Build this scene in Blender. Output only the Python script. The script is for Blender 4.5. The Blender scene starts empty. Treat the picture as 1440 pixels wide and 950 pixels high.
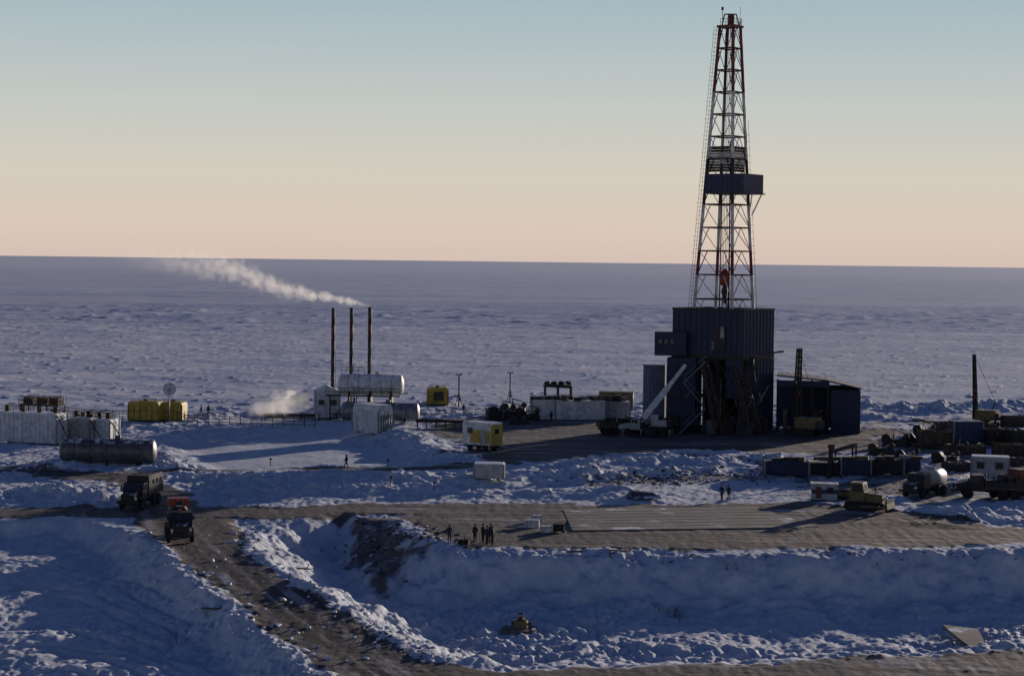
import bpy, bmesh, math, random, time
import numpy as np
from mathutils import Matrix, Vector, Euler
random.seed(7)
T0=time.time()
rng=np.random.default_rng(11)
sc=bpy.context.scene
R=math.radians
# ------------------------------------------------------------------ camera
CAMH=27.0; F=2800.0; PITCH=2.205; ROLL=0.676
cd=bpy.data.cameras.new("camera"); cam=bpy.data.objects.new("camera",cd)
sc.collection.objects.link(cam); sc.camera=cam
cd.sensor_width=36; cd.lens=70; cd.clip_start=1; cd.clip_end=200000
CM=Matrix.Rotation(R(90-PITCH),4,'X')@Matrix.Rotation(R(ROLL),4,'Z')
cam.matrix_world=Matrix.Translation((0,0,CAMH))@CM
C3=np.array(CM.to_3x3())
def ray(px,py):
    return C3@np.array([(px-720)/F,(475-py)/F,-1.0])
# ------------------------------------------------------------------ noise
_T=rng.random((256,256)).astype(np.float32)
def vn(x,y,s=0):
    x=x+s*17.37; y=y+s*9.71
    xf=np.floor(x); yf=np.floor(y); xi=xf.astype(np.int32)&255; yi=yf.astype(np.int32)&255
    fx=(x-xf).astype(np.float32); fy=(y-yf).astype(np.float32); fx=fx*fx*(3-2*fx); fy=fy*fy*(3-2*fy)
    x2=(xi+1)&255; y2=(yi+1)&255
    a=_T[xi,yi]; b=_T[x2,yi]; c=_T[xi,y2]; d=_T[x2,y2]
    return (a+(b-a)*fx)*(1-fy)+(c+(d-c)*fx)*fy-0.5
def fbm(x,y,o=4,s=0):
    r=0;a=1.0
    for i in range(o):
        r=r+a*vn(x*2**i*1.03,y*2**i*1.03,s+i*3); a*=0.5
    return r
def sm(a,b,x):
    t=np.clip((x-a)/(b-a),0,1); return t*t*(3-2*t)
def base(y):
    return -2.0*(1-sm(130,188,y))
def Wb(px,py):
    d=ray(px,py); t=np.linspace(50,900,4000); z=CAMH+d[2]*t; y=d[1]*t
    k=np.argmax(z<base(y)); return (d[0]*t[k],y[k])
def PP(l): return [Wb(*p) for p in l]
def psd(P,X,Y):
    d2=np.full(X.shape,1e18); ins=np.zeros(X.shape,bool); n=len(P)
    for i in range(n):
        ax,ay=P[i]; bx,by=P[(i+1)%n]; ex,ey=bx-ax,by-ay
        wx=X-ax; wy=Y-ay
        t=np.clip((wx*ex+wy*ey)/(ex*ex+ey*ey+1e-9),0,1)
        d2=np.minimum(d2,(wx-ex*t)**2+(wy-ey*t)**2)
        if abs(ey)>1e-9:
            c=((ay>Y)!=(by>Y))&(X<ex*(Y-ay)/ey+ax); ins^=c
    d=np.sqrt(d2); return np.where(ins,d,-d)
def ld(P,X,Y):
    d2=np.full(X.shape,1e18)
    for i in range(len(P)-1):
        ax,ay=P[i]; bx,by=P[i+1]; ex,ey=bx-ax,by-ay
        wx=X-ax; wy=Y-ay
        t=np.clip((wx*ex+wy*ey)/(ex*ex+ey*ey+1e-9),0,1)
        d2=np.minimum(d2,(wx-ex*t)**2+(wy-ey*t)**2)
    return np.sqrt(d2)
COAST=PP([(-600,585),(0,582),(300,580),(450,576),(650,566),(900,566),(1100,572),(1210,566),(1440,562),(2000,560)])
def coast_y(X):
    xs=[p[0] for p in COAST]; ys=[p[1] for p in COAST]
    return np.interp(X,xs,ys)+fbm(X*.06,X*0.+3,3,51)*14
PIT=PP([(352,742),(358,780),(440,833),(520,884),(612,925),(700,936),(1050,926),(1440,908),(2000,895),(2000,775),(1440,770),(1150,777),(800,776),(660,774),(600,762),(560,732),(480,722),(400,730)])
FIELD=PP([(-700,728),(120,728),(190,745),(255,795),(335,855),(385,900),(470,955),(520,1100),(-700,1100)])
POND=PP([(235,618),(300,604),(470,600),(545,612),(600,640),(560,652),(300,657),(250,640)])
ROAD=PP([(185,722),(330,728),(345,782),(430,834),(480,860),(520,890),(600,930),(700,942),(1050,932),(1440,915),(2000,900),(2000,1100),(500,1100),(478,955),(392,898),(345,855),(262,795),(205,750)])
PAD=PP([(560,724),(620,711),(800,709),(1060,707),(1130,704),(1440,742),(2000,756),(2000,768),(1440,765),(1150,772),(800,771),(660,770),(600,750)])
YARD=PP([(560,604),(620,588),(760,580),(900,590),(1100,602),(1220,600),(1290,606),(1240,636),(1080,640),(960,632),(880,640),(760,650),(640,648),(650,625)])
RYARD=PP([(1180,592),(1440,584),(2000,590),(2000,730),(1440,705),(1250,722),(1100,700),(1080,650),(1240,640)])
UPR=PP([(-500,726),(100,719),(250,717),(400,722),(500,715),(640,713),(760,713)])
PATH=PP([(190,664),(330,662),(480,660),(640,655),(720,650)])
LROAD=PP([(-200,650),(60,665),(170,672),(215,690),(240,715)])
EMB=PP([(465,748),(500,724),(575,730),(600,750),(612,768),(545,784),(490,778)])
RUB=PP([(850,682),(950,676),(1075,668)])
TRK=[(-60,905),(60,888),(150,896),(230,930),(300,975)],[(-60,868),(90,858),(200,880),(290,925),(350,970)],[(-60,940),(80,922),(180,948)],[(-60,800),(120,812),(250,870)],[(660,905),(900,885),(1150,900),(1440,880)],[(-60,768),(60,775),(180,800),(280,850)]
TRK=[PP(t) for t in TRK]
YTR=[PP(t) for t in ([(610,640),(700,628),(800,622),(950,618)],[(640,600),(720,604),(850,612),(1000,616)],[(700,648),(800,634),(950,640),(1100,655),(1250,650)])]
RIDGES=[(PP([(260,672),(400,676),(560,680),(700,676),(850,672)]),1.3,4.5),
 (PP([(300,692),(480,690),(640,692),(860,694)]),0.7,3),
 (PP([(820,655),(950,650),(1080,648)]),1.3,4),
 (PP([(540,612),(600,628),(650,650)]),1.0,4),
 (PP([(0,700),(90,696),(140,706)]),1.3,4),
 (PP([(30,664),(120,650),(230,648),(262,660)]),1.1,4),
 (PP([(356,746),(362,784),(446,836),(526,886),(616,926)]),0.5,1.2),
 (PP([(200,756),(250,799),(330,859),(378,904),(462,960)]),0.8,1.8),
 (PP([(1215,574),(1300,578),(1440,570),(1600,570)]),1.6,5),
 (PP([(1210,590),(1290,592)]),1.2,3),
 (PP([(1300,735),(1380,722),(1440,715),(1600,712)]),1.2,4),
 (PP([(280,588),(350,578)]),1.2,4),
 (PP([(860,676),(960,668),(1080,666)]),1.1,3.5),
 (PP([(1130,708),(1260,722),(1400,748)]),0.4,1.8)]
def masks(X,Y):
    w=fbm(X*0.35,Y*0.25,3,5)*3.0
    w2=fbm(X*1.1,Y*0.9,2,9)*1.2
    m=sm(-1.0,.8,psd(ROAD,X,Y)+w*.3+w2*.6)
    m=np.maximum(m,sm(-1,1.6,psd(PAD,X,Y)+w*.5+w2))
    m=np.maximum(m,sm(1.2,-1.0,ld(UPR,X,Y)-4.2+w*.7+w2))
    yy=psd(YARD,X,Y)
    m=np.maximum(m,.84*sm(-2,5,yy+w*1.6+w2))
    m=np.maximum(m,.64*sm(-2,6,psd(RYARD,X,Y)+w*1.6+w2)*sm(-.35,.15,fbm(X*.12,Y*.06,3,21)))
    m=np.maximum(m,sm(1.0,-1.0,ld(PATH,X,Y)-1.6+w*.4))
    m=np.maximum(m,.9*sm(1.5,-1.5,ld(LROAD,X,Y)-3.5+w+w2))
    m=np.maximum(m,.66*sm(-1.5,3.0,psd(EMB,X,Y)+w*1.3+w2))
    m=np.maximum(m,.56*sm(3,-2,ld(RUB,X,Y)-3.0+w+w2))
    for t in YTR: m=np.maximum(m,.75*sm(3,-2,ld(t,X,Y)-1.5+w+w2))
    return m
def seaz(X,Y):
    hb=sm(.0,.45,fbm(X*.004,Y*.0016,3,71)+.12)
    near=1-sm(700,1600,Y)
    band=np.exp(-((Y-1100-X*.3)/280.)**2)
    return -3.2+(fbm(X*.16,Y*.12,3,73)*.19*(.5+hb)+fbm(X*.03,Y*.03,2,74)*.25+fbm(X*.55,Y*.4,2,76)*.10+np.maximum(fbm(X*.45,Y*.35,3,75)-.36,0)*1.5*hb)*near+band*np.maximum(fbm(X*.09,Y*.06,3,77)-.1,0)*2.2
def H(X,Y,m=None):
    X=np.asarray(X,float); Y=np.asarray(Y,float)
    if m is None: m=masks(X,Y)
    w=fbm(X*0.25,Y*0.25,3,2)
    z=base(Y)
    rd=sm(-1.2,1.2,psd(ROAD,X,Y))
    p=psd(PIT,X,Y)+w*2.2
    k=sm(-.5,8.5,p)*(1-rd); z=z*(1-k)+(-3.7)*k
    z=z+np.exp(-((p-8)/5.0)**2)*fbm(X*.4,Y*.4,4,31)*.9*(1-rd)
    # gullies and slumps down the embankment face
    z=z+np.exp(-((p-4)/3.5)**2)*fbm(X*.55,Y*.15,3,33)*.6*(1-rd)
    fq=psd(FIELD,X,Y)+w*1.5
    z=z-1.4*sm(0.5,5.0,fq)*(1-rd)
    kp=sm(-3,5,psd(POND,X,Y)+w*2); z=z-1.1*kp
    n3=.55+1.0*fbm(X*.3,Y*.3,3,41)+.5*fbm(X*1.0,Y*1.0,3,43)
    for L,a,s in RIDGES:
        z=z+a*np.exp(-(ld(L,X,Y)/s)**2)*n3*(1-.8*m)
    dy=Y-coast_y(X); s=sm(-4,7,dy)
    z=z+np.exp(-((dy+2)/5.0)**2)*(.35+1.1*fbm(X*.2,Y*.2,3,55))
    z=z*(1-s)
    fl=(1-.88*m)*(1-.8*kp)*(1-s)
    calm=(.55+.9*sm(-.25,.25,fbm(X*.045,Y*.045,2,81)))*(1+.35*k+.25*sm(2,8,fq))
    z=z+fl*(fbm(X*.10,Y*.10,3,61)*.8+(fbm(X*.6,Y*.45,3,63)*.30+np.abs(fbm(X*1.3,Y*.6,3,65))*-.34+fbm(X*2.6,Y*2.0,2,66)*.13)*calm)
    if X.size>3:
        for t in TRK:
            dd=ld(t,X,Y); z=z-.24*(np.exp(-((dd-.95)/.3)**2))*(1-.8*m)
    z=z+m*(fbm(X*1.6,Y*.25,2,67)*.05+fbm(X*2.,Y*2.,2,68)*.035)
    return z+s*seaz(X,Y)
def W(px,py,dz=0.0):
    d=ray(px,py); zg=(CAMH)/max(1e-4,-d[2])
    t=np.linspace(max(60,zg*.80),min(zg*1.3,700),1500)
    X=d[0]*t; Y=d[1]*t; Z=CAMH+d[2]*t
    k=int(np.argmax(Z<H(X,Y)))
    return Vector((X[k],Y[k],float(Z[k])+dz))
def S(p): return F/p[1]
# ------------------------------------------------------------------ materials
def nm(m): 
    m.use_nodes=True; nt=m.node_tree; nt.nodes.clear()
    o=nt.nodes.new('ShaderNodeOutputMaterial'); return nt,o
def N(nt,t,**k):
    n=nt.nodes.new(t)
    for a,b in k.items(): setattr(n,a,b)
    return n
def math_(nt,op,a,b=None,c=None,clamp=False):
    n=N(nt,'ShaderNodeMath',operation=op); n.use_clamp=clamp
    for i,v in enumerate((a,b,c)):
        if v is None: continue
        if isinstance(v,(int,float)): n.inputs[i].default_value=v
        else: nt.links.new(v,n.inputs[i])
    return n.outputs[0]
def noise(nt,vec,scale,detail=4,rough=.55):
    n=N(nt,'ShaderNodeTexNoise'); n.inputs['Scale'].default_value=scale; n.inputs['Detail'].default_value=detail
    n.inputs['Roughness'].default_value=rough; nt.links.new(vec,n.inputs['Vector']); return n.outputs['Fac']
def mixc(nt,f,a,b):
    n=N(nt,'ShaderNodeMix',data_type='RGBA')
    if isinstance(f,(int,float)): n.inputs[0].default_value=f
    else: nt.links.new(f,n.inputs[0])
    for i,v in ((6,a),(7,b)):
        if isinstance(v,tuple): n.inputs[i].default_value=(*v,1)
        else: nt.links.new(v,n.inputs[i])
    return n.outputs[2]
def mr(nt,v,a,b,c=0.,d=1.):
    n=N(nt,'ShaderNodeMapRange'); n.interpolation_type='SMOOTHSTEP'; nt.links.new(v,n.inputs[0])
    for i,x in enumerate((a,b,c,d)): n.inputs[i+1].default_value=x
    return n.outputs[0]
MC={}
def mat(name,col,rough=.6,metal=0.,var=.35,scale=1.2,rust=.25,snow=.5,rustc=(.07,.04,.025)):
    if name in MC: return MC[name]
    m=bpy.data.materials.new(name); nt,o=nm(m)
    p=N(nt,'ShaderNodeBsdfPrincipled'); nt.links.new(p.outputs[0],o.inputs[0])
    tc=N(nt,'ShaderNodeTexCoord').outputs['Object']
    n1=noise(nt,tc,scale,5,.65); n2=noise(nt,tc,scale*2.7,6,.7)
    c=mixc(nt,mr(nt,n1,.3,.7),tuple(x*(1-var) for x in col),tuple(min(1,x*(1+var*.5)) for x in col))
    if rust>0: c=mixc(nt,mr(nt,n2,.72-rust*.4,.8-rust*.2),c,rustc)
    if snow>0:
        g=N(nt,'ShaderNodeNewGeometry'); sx=N(nt,'ShaderNodeSeparateXYZ'); nt.links.new(g.outputs['Normal'],sx.inputs[0])
        f=math_(nt,'MULTIPLY',mr(nt,sx.outputs[2],.55,.85),mr(nt,n1,.62-snow*.35,.68-snow*.3))
        c=mixc(nt,f,c,(.72,.75,.8))
    nt.links.new(c,p.inputs['Base Color']); p.inputs['Roughness'].default_value=rough; p.inputs['Metallic'].default_value=metal
    bp=N(nt,'ShaderNodeBump'); bp.inputs['Strength'].default_value=.25; bp.inputs['Distance'].default_value=.04
    nt.links.new(n2,bp.inputs['Height']); nt.links.new(bp.outputs[0],p.inputs['Normal'])
    MC[name]=m; return m
M_white=mat('white_paint',(.56,.58,.60),.6,rust=.3)
M_dwhite=mat('weathered_white_paint',(.33,.34,.35),.6,rust=.35)
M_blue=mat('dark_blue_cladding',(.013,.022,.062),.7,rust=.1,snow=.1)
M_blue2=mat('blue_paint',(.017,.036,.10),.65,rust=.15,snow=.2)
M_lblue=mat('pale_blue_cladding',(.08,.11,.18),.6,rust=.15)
M_yel=mat('yellow_paint',(.40,.28,.03),.55,rust=.3,snow=.2)
M_dyel=mat('dull_yellow_paint',(.15,.11,.042),.6,rust=.4,snow=.2)
M_red=mat('red_paint',(.26,.03,.018),.55,rust=.15,snow=0)
M_dred=mat('oxide_red_paint',(.12,.024,.018),.65,rust=.15,snow=0)
M_mwhite=mat('mast_white_paint',(.5,.5,.5),.6,rust=.15,snow=0)
M_steel=mat('galvanised_steel',(.2,.21,.23),.5,.5,rust=.2,snow=.15)
M_dark=mat('dark_steel',(.022,.02,.02),.7,.1,rust=.3,snow=.06)
M_stack=mat('sooted_stack_steel',(.045,.028,.026),.7,.1,rust=.4,snow=0)
M_black=mat('black_rubber',(.013,.013,.014),.9,rust=0,snow=.1)
M_glass=mat('window_glass',(.02,.025,.03),.12,rust=0,snow=0)
M_olive=mat('olive_paint',(.035,.037,.024),.65,rust=.3,snow=.1)
M_rusty=mat('rusty_steel',(.06,.038,.027),.85,rust=.4,snow=.1)
M_wood=mat('weathered_timber',(.12,.09,.06),.85,rust=.1,snow=.3)
M_conc=mat('concrete',(.155,.135,.125),.85,var=.5,scale=.22,rust=.35,rustc=(.075,.06,.052),snow=.12)
M_snow=mat('snow_cap',(.66,.69,.76),.7,rust=0,snow=0,var=.1)
M_rock=mat('frozen_soil',(.07,.052,.042),.9,rust=.1,snow=.4)
M_jack=mat('navy_workwear',(.02,.025,.045),.85,rust=0,snow=0)
M_skin=mat('skin',(.42,.24,.18),.55,rust=0,snow=0,var=.1)
M_fur=mat('dark_fur',(.025,.02,.018),.95,rust=0,snow=0)
M_lamp=mat('lamp_glass',(.5,.5,.48),.2,rust=0,snow=0)
# ------------------------------------------------------------------ builder
class A:
    def __init__(s,name,loc,rz=0.,tilt=None):
        s.e=bpy.data.objects.new(name,None); sc.collection.objects.link(s.e)
        s.e.empty_display_size=.5
        s.e.location=loc; s.e.rotation_euler=(0,0,R(rz)); s.p={}
    def add(s,part,V,Fs,m,smooth=False):
        d=s.p.setdefault((part,m.name),([],[],[],m)); o=len(d[0])
        d[0].extend([tuple(v) for v in V]); d[1].extend([tuple(i+o for i in f) for f in Fs]); d[2].extend([bool(smooth and len(f)==4) for f in Fs])
    def box(s,part,c,z,m,rot=(0,0,0)):
        M=Euler([R(a) for a in rot]).to_matrix(); V=[]
        for i in (-1,1):
            for j in (-1,1):
                for k in (-1,1): V.append(Vector(c)+M@Vector((i*z[0]/2,j*z[1]/2,k*z[2]/2)))
        s.add(part,V,[(0,1,3,2),(4,6,7,5),(0,4,5,1),(2,3,7,6),(0,2,6,4),(1,5,7,3)],m)
    def cyl(s,part,a,b,r,m,r2=None,n=10):
        a=Vector(a);b=Vector(b); r2=r if r2 is None else r2
        q=(b-a).to_track_quat('Z','Y'); V=[]
        for p,rr in ((a,r),(b,r2)):
            for i in range(n):
                t=2*math.pi*i/n; V.append(p+q@Vector((rr*math.cos(t),rr*math.sin(t),0)))
        Fs=[(i,(i+1)%n,n+(i+1)%n,n+i) for i in range(n)]+[tuple(range(n))[::-1],tuple(range(n,2*n))]
        s.add(part,V,Fs,m,n>4)
    def bar(s,part,a,b,w,m):
        s.cyl(part,a,b,w*.707,m,n=4)
    def lathe(s,part,o,ax,prof,m,n=20):
        q=Vector(ax).to_track_quat('Z','Y'); o=Vector(o); V=[];Fs=[]
        for h,r in prof:
            for i in range(n):
                t=2*math.pi*i/n; V.append(o+q@Vector((r*math.cos(t),r*math.sin(t),h)))
        for j in range(len(prof)-1):
            for i in range(n): Fs.append((j*n+i,j*n+(i+1)%n,(j+1)*n+(i+1)%n,(j+1)*n+i))
        s.add(part,V,Fs,m,True)
    def prism(s,part,prof,y0,y1,m,t=1.0):
        n=len(prof); V=[(x,y0,z) for x,z in prof]+[(x,y1,z) for x,z in prof]
        Fs=[(i,(i+1)%n,n+(i+1)%n,n+i) for i in range(n)]+[tuple(range(n)),tuple(range(n,2*n))[::-1]]
        s.add(part,V,Fs,m)
    def rail(s,part,pts,h,m,step=2.0,r=.035):
        for a,b in zip(pts[:-1],pts[1:]):
            a=Vector(a);b=Vector(b); n=max(1,int((b-a).length/step))
            for k in range(n+1):
                p=a.lerp(b,k/n); s.cyl(part,p,p+Vector((0,0,h)),r,m,n=5)
            for f in (.5,1.): s.cyl(part,a+Vector((0,0,h*f)),b+Vector((0,0,h*f)),r,m,n=5)
    def done(s):
        for (part,_),(V,Fs,sf,m) in s.p.items():
            me=bpy.data.meshes.new(part); me.from_pydata(V,[],Fs); me.materials.append(m)
            me.polygons.foreach_set('use_smooth',sf)
            bm=bmesh.new(); bm.from_mesh(me); bmesh.ops.recalc_face_normals(bm,faces=bm.faces); bm.to_mesh(me); bm.free()
            me.update(); o=bpy.data.objects.new(part,me); sc.collection.objects.link(o); o.parent=s.e
        return s.e
def at(px,py,dz=0.): return W(px,py,dz)
# ------------------------------------------------------------------ terrain
ya=np.concatenate([np.linspace(15,98,30),np.geomspace(100,460,1000)])
yb=np.concatenate([np.geomspace(461,3000,380),np.geomspace(3100,120000,60)])
us=np.linspace(-.42,.42,900)
U,Ya=np.meshgrid(us,ya); Xa=U*Ya
Ma=masks(Xa,Ya); Za=H(Xa,Ya,Ma); Sa=sm(-2,7,Ya-coast_y(Xa)); Ma=Ma*(1-Sa)
U,Yb=np.meshgrid(us,yb); Xb=U*Yb; Zb=seaz(Xb,Yb)
ctr=PP([(250,718),(300,770),(380,840),(470,905),(590,990)])
du=ld(ctr,Xa,Ya); rut=vn(du*1.8,Ya*.03,3)+.6*vn(du*4.1,Ya*.06,5)
ru2=vn(Xa*.05,(Ya+.06*Xa)*1.1,7)+.6*vn(Xa*.1,Ya*2.1,8)
nearr=sm(30,6,du); rut=rut*nearr+ru2*(1-nearr)+.5
Xg=np.concatenate([Xa,Xb]);Yg=np.concatenate([Ya,Yb]);Zg=np.concatenate([Za,Zb])
Mk=np.concatenate([Ma,Xb*0]);SEA=np.concatenate([Sa,Xb*0+1]);rut=np.concatenate([rut,Xb*0])
nr,nc=Xg.shape
idx=np.arange(nr*nc).reshape(nr,nc)
q=np.stack([idx[:-1,:-1],idx[:-1,1:],idx[1:,1:],idx[1:,:-1]],-1).reshape(-1,4)
me=bpy.data.meshes.new('ground'); me.vertices.add(nr*nc)
me.vertices.foreach_set('co',np.stack([Xg,Yg,Zg],-1).astype(np.float32).ravel())
me.loops.add(q.size); me.loops.foreach_set('vertex_index',q.astype(np.int32).ravel())
me.polygons.add(len(q)); me.polygons.foreach_set('loop_start',np.arange(0,q.size,4,dtype=np.int32))
me.polygons.foreach_set('use_smooth',np.ones(len(q),bool)); me.update(calc_edges=True)
for n_,a in (('dirt',Mk),('sea',SEA),('rut',rut)):
    at_=me.attributes.new(n_,'FLOAT','POINT'); at_.data.foreach_set('value',a.astype(np.float32).ravel())
ground=bpy.data.objects.new('snowy_ground',me); sc.collection.objects.link(ground)
gm=bpy.data.materials.new('snow_soil_and_sea_ice'); nt,o=nm(gm)
p=N(nt,'ShaderNodeBsdfPrincipled'); nt.links.new(p.outputs[0],o.inputs[0])
pos=N(nt,'ShaderNodeNewGeometry').outputs['Position']
def attr(n): 
    a=N(nt,'ShaderNodeAttribute'); a.attribute_name=n; return a.outputs['Fac']
dirt,sea,rt=attr('dirt'),attr('sea'),attr('rut')
n_mid=noise(nt,pos,.7,6,.65); n_fine=noise(nt,pos,4.5,6,.7); n_big=noise(nt,pos,.12,5,.6)
mp=N(nt,'ShaderNodeMapping'); mp.inputs['Scale'].default_value=(.35,1.,1.); nt.links.new(pos,mp.inputs[0]); st=mp.outputs[0]
s1=noise(nt,st,.06,8,.7); s2=noise(nt,st,.005,5,.6); s3=noise(nt,st,.35,6,.7)
snow=mixc(nt,mr(nt,n_mid,.3,.7),(.48,.53,.62),(.67,.69,.74))
snow=mixc(nt,mr(nt,n_big,.5,.7,0,.4),snow,(.43,.46,.55))
icef=math_(nt,'ADD',math_(nt,'MULTIPLY',s1,.55),math_(nt,'MULTIPLY',s3,.45))
seac=mixc(nt,mr(nt,icef,.41,.57),(.32,.39,.53),(.78,.755,.78))
seac=mixc(nt,mr(nt,s2,.40,.62,0,.6),seac,(.68,.67,.71))
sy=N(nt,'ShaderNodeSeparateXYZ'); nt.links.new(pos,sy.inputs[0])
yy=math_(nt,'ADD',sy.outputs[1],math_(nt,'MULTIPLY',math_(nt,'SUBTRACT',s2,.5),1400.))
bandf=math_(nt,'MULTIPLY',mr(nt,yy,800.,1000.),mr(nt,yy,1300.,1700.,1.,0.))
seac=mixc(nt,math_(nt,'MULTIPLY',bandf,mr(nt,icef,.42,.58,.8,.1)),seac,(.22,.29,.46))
seac=mixc(nt,mr(nt,sy.outputs[1],1500.,7000.,0,.65),seac,(.88,.86,.89))  # distance haze painted into the ice colour, paler further out
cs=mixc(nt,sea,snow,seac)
dv=math_(nt,'ADD',math_(nt,'MULTIPLY',n_mid,.5),math_(nt,'MULTIPLY',rt,.5))
dc=mixc(nt,mr(nt,dv,.25,.75),(.048,.037,.032),(.165,.138,.124))
dc=mixc(nt,mr(nt,n_fine,.6,.78,0,.45),dc,(.26,.25,.26))
dc=mixc(nt,math_(nt,'MULTIPLY',mr(nt,n_big,.50,.62),mr(nt,rt,.52,.8,0,.6)),dc,(.42,.43,.47))
df=mr(nt,math_(nt,'ADD',dirt,math_(nt,'MULTIPLY',math_(nt,'SUBTRACT',math_(nt,'ADD',n_mid,math_(nt,'MULTIPLY',math_(nt,'ADD',n_fine,rt),.3)),.8),.8)),.34,.66)
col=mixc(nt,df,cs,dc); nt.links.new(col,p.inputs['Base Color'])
nt.links.new(mr(nt,sea,0,1,.8,.5),p.inputs['Roughness'])
p.inputs['Specular IOR Level'].default_value=.3
b1=N(nt,'ShaderNodeBump'); nt.links.new(mr(nt,df,0,1,.85,.45),b1.inputs['Strength']); b1.inputs['Distance'].default_value=.25
hh=math_(nt,'ADD',n_mid,math_(nt,'MULTIPLY',n_fine,.4)); nt.links.new(hh,b1.inputs['Height'])
b2=N(nt,'ShaderNodeBump'); b2.inputs['Distance'].default_value=.9; nt.links.new(mr(nt,sea,0,1,0,.55),b2.inputs['Strength'])
nt.links.new(math_(nt,'ADD',s1,math_(nt,'MULTIPLY',s3,.5)),b2.inputs['Height']); nt.links.new(b1.outputs[0],b2.inputs['Normal'])
nt.links.new(b2.outputs[0],p.inputs['Normal'])
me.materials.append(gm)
def scatter(name,m,lines,count,smin,smax,spread):
    V=[]
    for _ in range(count):
        L=random.choice(lines); i=random.randrange(len(L)-1); t=random.random()
        V.append((L[i][0]*(1-t)+L[i+1][0]*t+random.gauss(0,spread),L[i][1]*(1-t)+L[i+1][1]*t+random.gauss(0,spread)))
    P=np.array(V); Z=H(P[:,0],P[:,1]); VV=[];Fs=[]
    for (x,y),z in zip(P,Z):
        r=smin+(smax-smin)*random.random()**3; o=len(VV)
        k=[Vector((random.gauss(0,.2),random.gauss(0,.2),0))+Vector(v)*random.uniform(.6,1.2) for v in ((1,0,0),(0,1,0),(-1,0,0),(0,-1,0),(.5,.4,.7),(-.4,.3,.8),(-.2,-.5,.6),(0,0,-.6))]
        a=random.random()*6; ca,sa=math.cos(a),math.sin(a)
        for v in k: VV.append((x+r*(v.x*ca-v.y*sa),y+r*(v.x*sa+v.y*ca),z+r*v.z*.8))
        for f in ((0,1,4),(1,5,4),(1,2,5),(2,6,5),(2,3,6),(3,0,6),(0,4,6),(4,5,6),(0,7,1),(1,7,2),(2,7,3),(3,7,0)): Fs.append(tuple(q+o for q in f))
    me=bpy.data.meshes.new(name); me.from_pydata(VV,[],Fs); me.materials.append(m); ob=bpy.data.objects.new(name,me); sc.collection.objects.link(ob)
RL=[r[0] for r in RIDGES]
scatter('snow_clumps',M_snow,RL[:8]+[RL[12]],2400,.06,.4,2.0)
scatter('soil_clods',M_rock,[RUB,RL[12],RUB,PP([(500,735),(560,745),(600,765)])],800,.08,.45,3.2)
scatter('soil_clods',M_rock,[PP([(660,775),(1000,778),(1440,773)]),RL[6],RL[2]],500,.05,.28,.8)
scatter('sea_ice_blocks',M_snow,[[(c[0],c[1]+6) for c in COAST[3:]]],600,.15,.7,4)
# ------------------------------------------------------------------ concrete slab
def sheet(name,pts,th,m,dz=.12):
    P=[W(*q) for q in pts]; z=sum(q.z for q in P)/len(P)+dz
    a=A(name,(0,0,0)); n=len(P)
    V=[(q.x,q.y,z) for q in P]+[(q.x,q.y,z-th) for q in P]
    a.add('slab',V,[tuple(range(n)),tuple(range(n,2*n))[::-1]]+[(i,n+i,n+(i+1)%n,(i+1)%n) for i in range(n)],m)
    return a,P,z
a,P,z=sheet('concrete_pad',[(792,717),(1062,713),(1150,741),(805,747)],.5,M_conc,.1)
for i in range(1,7):
    t=i/7; u=P[0].lerp(P[3],t); v=P[1].lerp(P[2],t)
    a.bar('joint_%d'%i,(u.x,u.y,z-.02),(v.x,v.y,z-.02),.06,M_rock)
a.done()
a,P,z=sheet('snow_covered_slab',[(1325,895),(1375,892),(1402,905),(1350,908)],.3,M_conc,.15); a.done()
# ------------------------------------------------------------------ drilling rig
c0=Vector((ray(1015,600)[0]/ray(1015,600)[1]*324,324,0)); k=F/324
yh=371.
def rz_(py): return CAMH-(py-yh)/k
def rx_(px): return (px-1015)/k
rig=A('drilling_rig',(c0.x,c0.y,0))
ca,sa=math.cos(R(-35.5)),math.sin(R(-35.5))
def rl(u,v,z): return (u*ca-v*sa,u*sa+v*ca,z)
def rbox(part,c,s,m): rig.box(part,rl(*c),s,m,(0,0,-35.5))
def clad(part,u0,u1,v0,v1,z0,z1,m,ribs=True,step=1.05):
    rbox(part,((u0+u1)/2,(v0+v1)/2,(z0+z1)/2),(u1-u0,v1-v0,z1-z0),m)
    if ribs:
        n=int((u1-u0)/step)
        for i in range(n+1): rbox(part+'_rib',(u0+(u1-u0)*i/n,v0-.05,(z0+z1)/2),(.1,.1,z1-z0-.1),m) if n else None
        n=int((v1-v0)/step)
        for i in range(n+1): rbox(part+'_rib',(u1+.05,v0+(v1-v0)*i/n,(z0+z1)/2),(.1,.1,z1-z0-.1),m) if n else None
ZT=rz_(433); ZM=rz_(497)
w,d=12.8,10.3
T=.25
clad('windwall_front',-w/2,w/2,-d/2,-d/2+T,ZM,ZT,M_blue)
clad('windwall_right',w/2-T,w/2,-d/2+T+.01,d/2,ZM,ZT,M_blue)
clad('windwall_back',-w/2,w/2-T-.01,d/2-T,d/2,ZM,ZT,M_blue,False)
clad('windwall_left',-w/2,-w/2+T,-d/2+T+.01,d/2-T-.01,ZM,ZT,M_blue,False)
rbox('drill_floor',(0,0,ZM-.35),(w+.3,d+.3,.7),M_dark)
rbox('front_panel',(2.2,-d/2-.16,ZM+2.6),(2.4,.2,3.6),M_dark)
rbox('front_tarp',(2.9,-d/2-.3,ZM+3.6),(.7,.1,1.8),M_steel)
rbox('front_tarp',(1.2,-d/2-.3,ZM+1.4),(.5,.1,1.4),M_lblue)
rbox('front_trim',(0,-d/2-.14,ZT-.15),(w+.3,.12,.3),M_dark)
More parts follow.
